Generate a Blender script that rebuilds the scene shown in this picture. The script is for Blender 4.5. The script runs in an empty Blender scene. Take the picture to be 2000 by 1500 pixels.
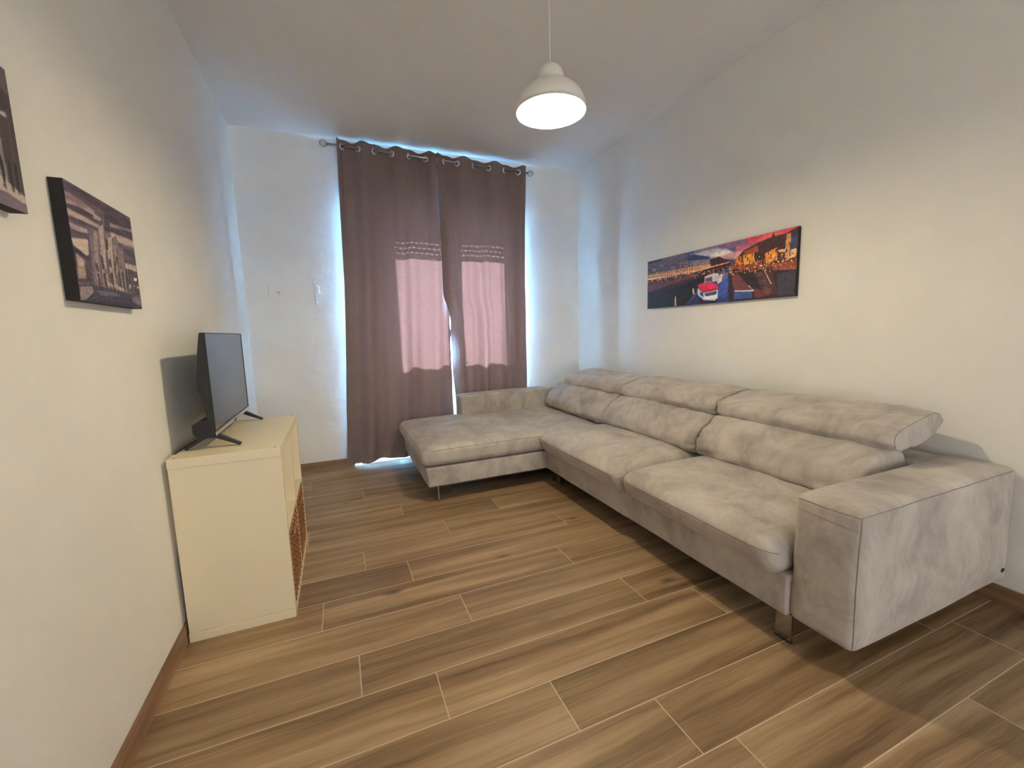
import bpy, bmesh, math, random
import numpy as np
from mathutils import Vector, Matrix, noise
random.seed(7)
scene = bpy.context.scene
COL = scene.collection

# ------------------------------------------------------------------ camera
cam_data = bpy.data.cameras.new('camera')
cam_data.sensor_width = 36.0
cam_data.lens = 825.98 / 2000 * 36.0
cam_data.clip_start = 0.02
cam = bpy.data.objects.new('camera', cam_data)
COL.objects.link(cam)
CAM_R = Matrix(((0.9235076, 0.0740805, -0.3763585),
                (-0.3824721, 0.1033203, -0.9181721),
                (-0.0291332, 0.9918856, 0.1237507)))
# the rows above are the camera axes in world space (x right, y up, z back)
cam.matrix_world = Matrix.Translation((0, 0, 1.205)) @ CAM_R.to_4x4()
scene.camera = cam

# ------------------------------------------------------------------ world, sun, exposure
scene.view_settings.view_transform = 'Standard'
scene.view_settings.look = 'None'
scene.view_settings.exposure = 0.1
scene.view_settings.gamma = 1.0
scene.view_settings.use_curve_mapping = False
scene.cycles.use_denoising = True
scene.cycles.use_adaptive_sampling = False
scene.cycles.max_bounces = 14
scene.cycles.diffuse_bounces = 8
scene.cycles.glossy_bounces = 4
scene.cycles.transparent_max_bounces = 12
scene.cycles.sample_clamp_indirect = 0.0
scene.cycles.caustics_reflective = False
scene.cycles.caustics_refractive = False

SKY_COLOR = (0.22, 0.54, 1.0)
SKY_STRENGTH = 110.0
SUN_COLOR = (0.33, 0.64, 1.0)
SUN_STRENGTH = 420.0
PENDANT_STRENGTH = 740.0
PENDANT_COLOR = (1.0, 0.83, 0.54)
FILL_POWER = 118.0
FILL_COLOR = (0.97, 0.97, 1.0)

world = bpy.data.worlds.new('sky'); scene.world = world
world.use_nodes = True
wb = world.node_tree.nodes['Background']
wb.inputs[0].default_value = (*SKY_COLOR, 1)
wb.inputs[1].default_value = SKY_STRENGTH

sd = bpy.data.lights.new('sun', 'SUN')
sd.energy = SUN_STRENGTH; sd.color = SUN_COLOR; sd.angle = math.radians(0.55)
sun = bpy.data.objects.new('sun', sd); COL.objects.link(sun)
sun.rotation_euler = Vector((0.0, -1.0, -math.tan(math.radians(24.0)))).to_track_quat('-Z', 'Y').to_euler()
sun.location = (1.1, 7, 4)

# portal: guides the sky's light through the french door, adds none of its own
pd_ = bpy.data.lights.new('door_portal', 'AREA'); pd_.shape = 'RECTANGLE'
pd_.size = 1.4; pd_.size_y = 2.4; pd_.cycles.is_portal = True
portal = bpy.data.objects.new('door_portal', pd_); COL.objects.link(portal)
portal.location = (1.08, 4.72, 1.22); portal.rotation_euler = (math.radians(-90), 0, 0)

# unseen fill light added behind the camera, in front of the closed wall
hd = bpy.data.lights.new('rear_fill_light', 'AREA'); hd.shape = 'RECTANGLE'; hd.size = 1.9; hd.size_y = 1.8
hd.energy = FILL_POWER; hd.color = FILL_COLOR
rear_fill = bpy.data.objects.new('rear_fill_light', hd); COL.objects.link(rear_fill)
rear_fill.location = (1.0, -3.36, 1.05); rear_fill.rotation_euler = (math.radians(122), 0, 0)

# ------------------------------------------------------------------ helpers
def link(name, me, m=None, parent=None, loc=None):
    o = bpy.data.objects.new(name, me)
    COL.objects.link(o)
    if m is not None:
        for k in (m if isinstance(m, (list, tuple)) else [m]):
            me.materials.append(k)
    if parent is not None: o.parent = parent
    if loc is not None: o.location = loc
    return o

def obj(name, bm, m=None, parent=None, smooth=False, loc=None):
    me = bpy.data.meshes.new(name)
    bmesh.ops.recalc_face_normals(bm, faces=bm.faces[:])
    bm.to_mesh(me); bm.free()
    if smooth:
        for p in me.polygons: p.use_smooth = True
    return link(name, me, m, parent, loc)

def thing(name, label, cat, loc=(0, 0, 0), group=None):
    o = bpy.data.objects.new(name, None); COL.objects.link(o)
    o.empty_display_size = 0.05
    o.location = loc; o['label'] = label; o['category'] = cat
    if group: o['group'] = group
    return o

def adopt(root):
    """children were modelled in world coordinates: keep them there"""
    inv = Matrix.Translation(root.location).inverted()
    for c in root.children: c.matrix_parent_inverse = inv

def tag(o, label, cat, group=None):
    o['label'] = label; o['category'] = cat
    if group: o['group'] = group
    return o

def struct(o, label=None):
    o['kind'] = 'structure'
    if label: o['label'] = label
    return o

def add_box(bm, x0, x1, y0, y1, z0, z1, r=0.0, seg=2, mi=0):
    r_ = bmesh.ops.create_cube(bm, size=1.0)
    vs = r_['verts']
    bmesh.ops.scale(bm, vec=(x1 - x0, y1 - y0, z1 - z0), verts=vs)
    bmesh.ops.translate(bm, vec=((x0 + x1) / 2, (y0 + y1) / 2, (z0 + z1) / 2), verts=vs)
    fs = list({f for v in vs for f in v.link_faces})
    if r > 0:
        es = list({e for v in vs for e in v.link_edges})
        res = bmesh.ops.bevel(bm, geom=es, offset=r, segments=seg, affect='EDGES', profile=0.5)
        fs = res['faces'] + [f for f in fs if f.is_valid]
    for f in fs:
        if f.is_valid: f.material_index = mi
    return fs

def box(*a, **k):
    bm = bmesh.new(); add_box(bm, *a, **k); return bm

def add_tube(bm, pts, r, n=10, cap=True):
    rings = []
    pts = [Vector(p) for p in pts]
    up = Vector((0, 0, 1))
    for i, p in enumerate(pts):
        a = pts[max(i - 1, 0)]; b = pts[min(i + 1, len(pts) - 1)]
        t = (b - a).normalized()
        s = t.cross(up)
        if s.length < 1e-3: s = t.cross(Vector((0, 1, 0)))
        s.normalize(); u = s.cross(t)
        rr = r[i] if isinstance(r, (list, tuple)) else r
        rings.append([bm.verts.new(p + (s * math.cos(k * 2 * math.pi / n) + u * math.sin(k * 2 * math.pi / n)) * rr) for k in range(n)])
    for a, b in zip(rings, rings[1:]):
        for k in range(n):
            bm.faces.new((a[k], a[(k + 1) % n], b[(k + 1) % n], b[k]))
    if cap:
        bm.faces.new(rings[0][::-1]); bm.faces.new(rings[-1])

def tube(pts, r, n=10):
    bm = bmesh.new(); add_tube(bm, pts, r, n); return bm

def lathe(prof, n=48, center=(0, 0, 0)):
    bm = bmesh.new(); cx, cy, cz = center; rings = []
    for r, z in prof:
        if r < 1e-5: rings.append([bm.verts.new((cx, cy, cz + z))])
        else: rings.append([bm.verts.new((cx + r * math.cos(2 * math.pi * k / n), cy + r * math.sin(2 * math.pi * k / n), cz + z)) for k in range(n)])
    for a, b in zip(rings, rings[1:]):
        for k in range(n):
            k2 = (k + 1) % n
            if len(a) == 1 and len(b) == 1: continue
            if len(a) == 1: bm.faces.new((a[0], b[k], b[k2]))
            elif len(b) == 1: bm.faces.new((a[k], a[k2], b[0]))
            else: bm.faces.new((a[k], a[k2], b[k2], b[k]))
    return bm

def add_torus(bm, c, R_, r, axis, n=20, m=8):
    axis = Vector(axis).normalized()
    q = Vector((0, 0, 1)).rotation_difference(axis)
    rings = []
    for i in range(n):
        a = 2 * math.pi * i / n
        ring = []
        for j in range(m):
            b = 2 * math.pi * j / m
            p = Vector(((R_ + r * math.cos(b)) * math.cos(a), (R_ + r * math.cos(b)) * math.sin(a), r * math.sin(b)))
            ring.append(bm.verts.new(q @ p + Vector(c)))
        rings.append(ring)
    for i in range(n):
        for j in range(m):
            bm.faces.new((rings[i][j], rings[(i + 1) % n][j], rings[(i + 1) % n][(j + 1) % m], rings[i][(j + 1) % m]))

def prism(bm, poly, axis, a0, a1):
    """poly in the two other axes (in xyz order), extruded along axis"""
    def P(u, v, w):
        return {'x': (w, u, v), 'y': (u, w, v), 'z': (u, v, w)}[axis]
    A = [bm.verts.new(P(u, v, a0)) for u, v in poly]
    B = [bm.verts.new(P(u, v, a1)) for u, v in poly]
    bm.faces.new(A); bm.faces.new(B[::-1])
    for i in range(len(poly)):
        j = (i + 1) % len(poly)
        bm.faces.new((A[i], A[j], B[j], B[i]))

# ------------------------------------------------------------------ materials
def s2l(c):
    return tuple((x / 255 / 12.92) if x / 255 <= 0.04045 else ((x / 255 + 0.055) / 1.055) ** 2.4 for x in c)

class NT:
    def __init__(self, name):
        self.m = bpy.data.materials.new(name); self.m.use_nodes = True
        self.t = self.m.node_tree; self.n = self.t.nodes
        self.b = self.n['Principled BSDF']; self.out = self.n['Material Output']
    def node(self, typ, **kw):
        nd = self.n.new(typ)
        for k, v in kw.items(): setattr(nd, k, v)
        return nd
    def l(self, a, b): self.t.links.new(a, b)
    def setb(self, **kw):
        for k, v in kw.items(): self.b.inputs[k.replace('_', ' ')].default_value = v

def noise_node(t, vec, scale, detail=4, rough=0.55):
    nd = t.node('ShaderNodeTexNoise'); nd.inputs['Scale'].default_value = scale
    nd.inputs['Detail'].default_value = detail; nd.inputs['Roughness'].default_value = rough
    t.l(vec, nd.inputs['Vector']); return nd

def mapping(t, src, scale=(1, 1, 1), loc=(0, 0, 0)):
    mp = t.node('ShaderNodeMapping'); mp.inputs['Scale'].default_value = scale
    mp.inputs['Location'].default_value = loc; t.l(src, mp.inputs['Vector']); return mp.outputs[0]

def ramp(t, fac, stops):
    r = t.node('ShaderNodeValToRGB'); e = r.color_ramp.elements
    while len(e) < len(stops): e.new(0.5)
    for k, (p, c) in enumerate(stops): e[k].position = p; e[k].color = (*c, 1)
    t.l(fac, r.inputs[0]); return r.outputs[0]

def bump(t, h, strength, dist):
    b = t.node('ShaderNodeBump'); b.inputs['Strength'].default_value = strength
    b.inputs['Distance'].default_value = dist; t.l(h, b.inputs['Height'])
    t.l(b.outputs[0], t.b.inputs['Normal']); return b

def simple(name, col, rough=0.5, metal=0.0, bump_s=None, var=0.04, **kw):
    t = NT(name); t.setb(Roughness=rough, Metallic=metal, **kw)
    tc = t.node('ShaderNodeTexCoord')
    n1 = noise_node(t, tc.outputs['Object'], 6.0)
    a = tuple(max(0, c * (1 - var)) for c in col); b = tuple(min(1, c * (1 + var)) for c in col)
    t.l(ramp(t, n1.outputs[0], [(0.3, a), (0.7, b)]), t.b.inputs['Base Color'])
    if bump_s:
        n2 = noise_node(t, tc.outputs['Object'], bump_s[0], 3)
        bump(t, n2.outputs[0], bump_s[1], bump_s[2])
    return t.m

M_WALL = simple('wall_paint', (0.74, 0.73, 0.69), 0.85, bump_s=(55, 0.25, 0.004), var=0.015)
M_CEIL = simple('ceiling_paint', (0.70, 0.685, 0.66), 0.9, bump_s=(40, 0.15, 0.003), var=0.015)

def plaster():
    t = NT('rough_plaster'); t.setb(Roughness=0.8)
    tc = t.node('ShaderNodeTexCoord')
    n1 = noise_node(t, tc.outputs['Object'], 3.0, 4)
    t.l(ramp(t, n1.outputs[0], [(0.3, (0.76, 0.77, 0.76)), (0.7, (0.81, 0.81, 0.80))]), t.b.inputs['Base Color'])
    n2 = noise_node(t, mapping(t, tc.outputs['Object'], (1, 1, 1.6)), 9, 5, 0.6)
    n3 = noise_node(t, tc.outputs['Object'], 70, 3)
    mx = t.node('ShaderNodeMath', operation='MULTIPLY_ADD'); mx.inputs[1].default_value = 0.25
    t.l(n3.outputs[0], mx.inputs[0]); t.l(n2.outputs[0], mx.inputs[2])
    bump(t, mx.outputs[0], 0.35, 0.012)
    return t.m
M_PLASTER = plaster()

def wood_tile():
    t = NT('wood_look_tile'); t.setb(Roughness=0.42)
    at = t.node('ShaderNodeAttribute'); at.attribute_name = 'tile'
    sep = t.node('ShaderNodeSeparateColor'); t.l(at.outputs['Color'], sep.inputs[0])
    tc = t.node('ShaderNodeTexCoord')
    # every tile gets its own piece of grain
    off = t.node('ShaderNodeVectorMath', operation='MULTIPLY_ADD')
    t.l(at.outputs['Color'], off.inputs[0]); off.inputs[1].default_value = (31, 17, 23)
    t.l(tc.outputs['Object'], off.inputs[2])
    v = off.outputs[0]
    wob = noise_node(t, mapping(t, v, (1.3, 3.0, 1)), 1.0, 3)
    wv = t.node('ShaderNodeVectorMath', operation='MULTIPLY_ADD')
    t.l(wob.outputs['Color'], wv.inputs[0]); wv.inputs[1].default_value = (0.0, 0.075, 0.0); t.l(v, wv.inputs[2])
    g1 = noise_node(t, mapping(t, wv.outputs[0], (0.7, 17, 1)), 1.0, 5, 0.62)
    g2 = noise_node(t, mapping(t, wv.outputs[0], (4, 170, 1)), 1.0, 4, 0.7)
    g3 = noise_node(t, mapping(t, wv.outputs[0], (0.8, 5, 1)), 1.0, 2)
    a = t.node('ShaderNodeMath', operation='MULTIPLY_ADD'); a.inputs[1].default_value = 0.34
    t.l(g2.outputs[0], a.inputs[0]); t.l(g1.outputs[0], a.inputs[2])
    b = t.node('ShaderNodeMath', operation='MULTIPLY_ADD'); b.inputs[1].default_value = 0.55
    t.l(g3.outputs[0], b.inputs[0]); t.l(a.outputs[0], b.inputs[2])
    sc_ = t.node('ShaderNodeMath', operation='MULTIPLY'); sc_.inputs[1].default_value = 0.8; t.l(b.outputs[0], sc_.inputs[0])
    c = ramp(t, sc_.outputs[0], [(0.55, (0.115, 0.067, 0.031)), (0.68, (0.230, 0.144, 0.071)),
                               (0.80, (0.340, 0.227, 0.122)), (0.93, (0.450, 0.320, 0.190))])
    # knots
    vo = t.node('ShaderNodeTexVoronoi'); vo.inputs['Scale'].default_value = 1.0
    vm = mapping(t, wv.outputs[0], (1.7, 4.2, 1)); t.l(vm, vo.inputs['Vector'])
    kr = ramp(t, vo.outputs['Distance'], [(0.0, (0.25, 0.25, 0.25)), (0.04, (0.42, 0.42, 0.42)), (0.11, (1, 1, 1))])
    sepk = t.node('ShaderNodeSeparateColor'); t.l(vo.outputs['Color'], sepk.inputs[0])
    gt = t.node('ShaderNodeMath', operation='GREATER_THAN'); gt.inputs[1].default_value = 0.38
    t.l(sepk.outputs[0], gt.inputs[0])
    mk = t.node('ShaderNodeMix', data_type='RGBA', blend_type='MULTIPLY')
    t.l(gt.outputs[0], mk.inputs[0]); t.l(c, mk.inputs[6]); t.l(kr, mk.inputs[7])
    hs = t.node('ShaderNodeHueSaturation')
    mr = t.node('ShaderNodeMapRange'); mr.inputs[3].default_value = 0.88; mr.inputs[4].default_value = 1.10
    t.l(sep.outputs[0], mr.inputs[0]); t.l(mr.outputs[0], hs.inputs['Value'])
    t.l(mk.outputs[2], hs.inputs['Color'])
    t.l(hs.outputs[0], t.b.inputs['Base Color'])
    bump(t, b.outputs[0], 0.12, 0.002)
    return t.m
M_TILE = wood_tile()
M_GROUT = simple('beige_grout', (0.62, 0.50, 0.37), 0.8, var=0.08)
def skirt():
    t = NT('skirting_tile'); t.setb(Roughness=0.45)
    tc = t.node('ShaderNodeTexCoord')
    g = noise_node(t, mapping(t, tc.outputs['Object'], (1.5, 1.5, 40)), 1.0, 5, 0.6)
    t.l(ramp(t, g.outputs[0], [(0.3, (0.16, 0.085, 0.045)), (0.55, (0.27, 0.16, 0.09)), (0.75, (0.36, 0.235, 0.14))]), t.b.inputs['Base Color'])
    return t.m
M_SKIRT = skirt()

def suede():
    t = NT('grey_beige_suede'); t.setb(Roughness=0.9)
    t.b.inputs['Sheen Weight'].default_value = 0.35
    t.b.inputs['Sheen Roughness'].default_value = 0.45
    t.b.inputs['Sheen Tint'].default_value = (0.95, 0.88, 0.82, 1)
    t.b.inputs['Specular IOR Level'].default_value = 0.15
    tc = t.node('ShaderNodeTexCoord')
    dn = noise_node(t, tc.outputs['Object'], 2.0, 2)
    dv = t.node('ShaderNodeVectorMath', operation='MULTIPLY_ADD'); dv.inputs[1].default_value = (0.5, 0.5, 0.5)
    t.l(dn.outputs['Color'], dv.inputs[0]); t.l(tc.outputs['Object'], dv.inputs[2])
    n1 = noise_node(t, mapping(t, dv.outputs[0], (1.6, 1.3, 0.8)), 3.2, 5, 0.62)
    n3 = noise_node(t, mapping(t, dv.outputs[0], (1.5, 1.2, 0.7)), 14, 5, 0.65)
    a = t.node('ShaderNodeMath', operation='MULTIPLY_ADD'); a.inputs[1].default_value = 0.5
    t.l(n3.outputs[0], a.inputs[0]); t.l(n1.outputs[0], a.inputs[2])
    t.l(ramp(t, a.outputs[0], [(0.55, (0.315, 0.285, 0.260)), (0.70, (0.405, 0.372, 0.342)), (0.78, (0.455, 0.422, 0.386)), (0.93, (0.53, 0.497, 0.455))]), t.b.inputs['Base Color'])
    n2 = noise_node(t, tc.outputs['Object'], 420, 2)
    n4 = noise_node(t, mapping(t, tc.outputs['Object'], (1, 1, 1)), 14, 3)
    b = t.node('ShaderNodeMath', operation='MULTIPLY_ADD'); b.inputs[1].default_value = 0.12
    t.l(n2.outputs[0], b.inputs[0]); t.l(n4.outputs[0], b.inputs[2])
    bump(t, b.outputs[0], 0.35, 0.008)
    return t.m
M_SUEDE = suede()
M_SEAM = simple('seam_piping', (0.27, 0.235, 0.20), 0.9)
M_UNDER = simple('black_underside_cloth', (0.02, 0.02, 0.02), 0.9)
M_CHROME = simple('brushed_chrome', (0.42, 0.42, 0.43), 0.12, 1.0, var=0.03)
M_BLACK = simple('black_plastic', (0.012, 0.012, 0.013), 0.38, var=0.1)
M_MATBLACK = simple('matt_black_plastic', (0.016, 0.016, 0.017), 0.6, var=0.1, bump_s=(300, 0.1, 0.001))
M_SCREEN = simple('dark_screen_glass', (0.012, 0.014, 0.018), 0.22, var=0.02, IOR=2.0)
M_SCREEN.node_tree.nodes['Principled BSDF'].inputs['Specular IOR Level'].default_value = 0.9
M_SILVER = simple('silver_bezel', (0.62, 0.64, 0.68), 0.3, 0.8, var=0.02)
M_CREAM = simple('cream_white_laminate', (0.82, 0.73, 0.52), 0.42, var=0.012, bump_s=(180, 0.05, 0.001))
M_CAP = simple('grey_screw_cap', (0.25, 0.22, 0.18), 0.5)
M_CANVAS_EDGE = simple('black_canvas_edge', (0.012, 0.011, 0.010), 0.75, bump_s=(500, 0.3, 0.001))
M_SHADE = simple('white_enamel', (0.74, 0.72, 0.66), 0.35, var=0.01)
M_SHADE_IN = simple('satin_reflector_lining', (0.36, 0.35, 0.33), 0.5, var=0.01)
M_CORD = simple('white_cord', (0.72, 0.70, 0.67), 0.6)
M_WHITE = simple('white_plastic', (0.8, 0.8, 0.8), 0.4)
M_FRAME = simple('white_painted_frame', (0.78, 0.78, 0.76), 0.4)
M_MARBLE = simple('pale_marble_sill', (0.80, 0.80, 0.80), 0.25, var=0.06)
M_SLAT = simple('grey_shutter_slats', (0.45, 0.45, 0.44), 0.6)
M_CRACK = simple('plaster_crack', (0.33, 0.34, 0.36), 0.9)

def wicker():
    t = NT('brown_wicker'); t.setb(Roughness=0.55)
    tc = t.node('ShaderNodeTexCoord')
    w1 = t.node('ShaderNodeTexWave', bands_direction='Z'); w1.inputs['Scale'].default_value = 26; w1.inputs['Distortion'].default_value = 1.5; w1.inputs['Detail'].default_value = 2
    w2 = t.node('ShaderNodeTexWave', bands_direction='Y'); w2.inputs['Scale'].default_value = 20; w2.inputs['Distortion'].default_value = 1.5
    t.l(tc.outputs['Object'], w1.inputs[0]); t.l(tc.outputs['Object'], w2.inputs[0])
    mu = t.node('ShaderNodeMath', operation='MULTIPLY'); t.l(w1.outputs['Fac'], mu.inputs[0]); t.l(w2.outputs['Fac'], mu.inputs[1])
    n = noise_node(t, tc.outputs['Object'], 60, 3)
    ad = t.node('ShaderNodeMath', operation='MULTIPLY_ADD'); ad.inputs[1].default_value = 0.5
    t.l(n.outputs[0], ad.inputs[0]); t.l(mu.outputs[0], ad.inputs[2])
    t.l(ramp(t, ad.outputs[0], [(0.2, (0.10, 0.035, 0.01)), (0.45, (0.42, 0.17, 0.05)), (0.9, (0.75, 0.42, 0.17))]), t.b.inputs['Base Color'])
    bump(t, ad.outputs[0], 0.8, 0.006)
    return t.m
M_WICKER = wicker()

def curtain_mat():
    t = NT('mauve_brown_cloth')
    for x in list(t.n): 
        if x != t.out: t.n.remove(x)
    tc = t.node('ShaderNodeTexCoord')
    n = noise_node(t, mapping(t, tc.outputs['Object'], (120, 120, 30)), 1.0, 3)
    n2 = noise_node(t, mapping(t, tc.outputs['Object'], (20, 20, 160)), 1.0, 3)
    ad = t.node('ShaderNodeMath', operation='ADD'); t.l(n.outputs[0], ad.inputs[0]); t.l(n2.outputs[0], ad.inputs[1])
    c1 = ramp(t, ad.outputs[0], [(0.7, (0.195, 0.154, 0.147)), (1.25, (0.222, 0.176, 0.168))])
    c2 = ramp(t, ad.outputs[0], [(0.7, (0.0090, 0.0028, 0.0019)), (1.0, (0.0110, 0.0034, 0.0023))])
    # the side towards the window carries a pale blackout coating
    geo = t.node('ShaderNodeNewGeometry')
    mixc = t.node('ShaderNodeMix', data_type='RGBA')
    t.l(geo.outputs['Backfacing'], mixc.inputs[0]); t.l(c1, mixc.inputs[7]); mixc.inputs[6].default_value = (0.72, 0.72, 0.72, 1)
    df = t.node('ShaderNodeBsdfDiffuse'); tr = t.node('ShaderNodeBsdfTranslucent'); add = t.node('ShaderNodeAddShader')
    t.l(mixc.outputs[2], df.inputs[0]); t.l(c2, tr.inputs[0])
    t.l(df.outputs[0], add.inputs[0]); t.l(tr.outputs[0], add.inputs[1]); t.l(add.outputs[0], t.out.inputs[0])
    return t.m
M_CURTAIN = curtain_mat()

def pane_mat():
    t = NT('window_glass')
    for x in list(t.n):
        if x != t.out: t.n.remove(x)
    tr = t.node('ShaderNodeBsdfTransparent'); tr.inputs[0].default_value = (0.93, 0.96, 0.97, 1)
    gl = t.node('ShaderNodeBsdfGlossy'); gl.inputs['Roughness'].default_value = 0.02
    fr = t.node('ShaderNodeFresnel'); fr.inputs[0].default_value = 1.45
    mx = t.node('ShaderNodeMixShader'); t.l(fr.outputs[0], mx.inputs[0]); t.l(tr.outputs[0], mx.inputs[1]); t.l(gl.outputs[0], mx.inputs[2])
    t.l(mx.outputs[0], t.out.inputs[0])
    return t.m
M_PANE = pane_mat()

def glow_mat(name, col, s):
    t = NT(name); t.b.inputs['Base Color'].default_value = (1, 1, 1, 1)
    t.b.inputs['Emission Color'].default_value = (*col, 1); t.b.inputs['Emission Strength'].default_value = s
    return t.m
M_BULB = glow_mat('lit_bulb', PENDANT_COLOR, PENDANT_STRENGTH)

def print_mat(name):
    t = NT(name); t.setb(Roughness=0.55)
    at = t.node('ShaderNodeAttribute'); at.attribute_name = 'ink'
    t.l(at.outputs['Color'], t.b.inputs['Base Color'])
    tc = t.node('ShaderNodeTexCoord')
    n = noise_node(t, tc.outputs['Object'], 700, 2); bump(t, n.outputs[0], 0.15, 0.0005)
    return t.m
M_PRINT_C = print_mat('colour_canvas_print'); M_PRINT_B = print_mat('monochrome_canvas_print')

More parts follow.
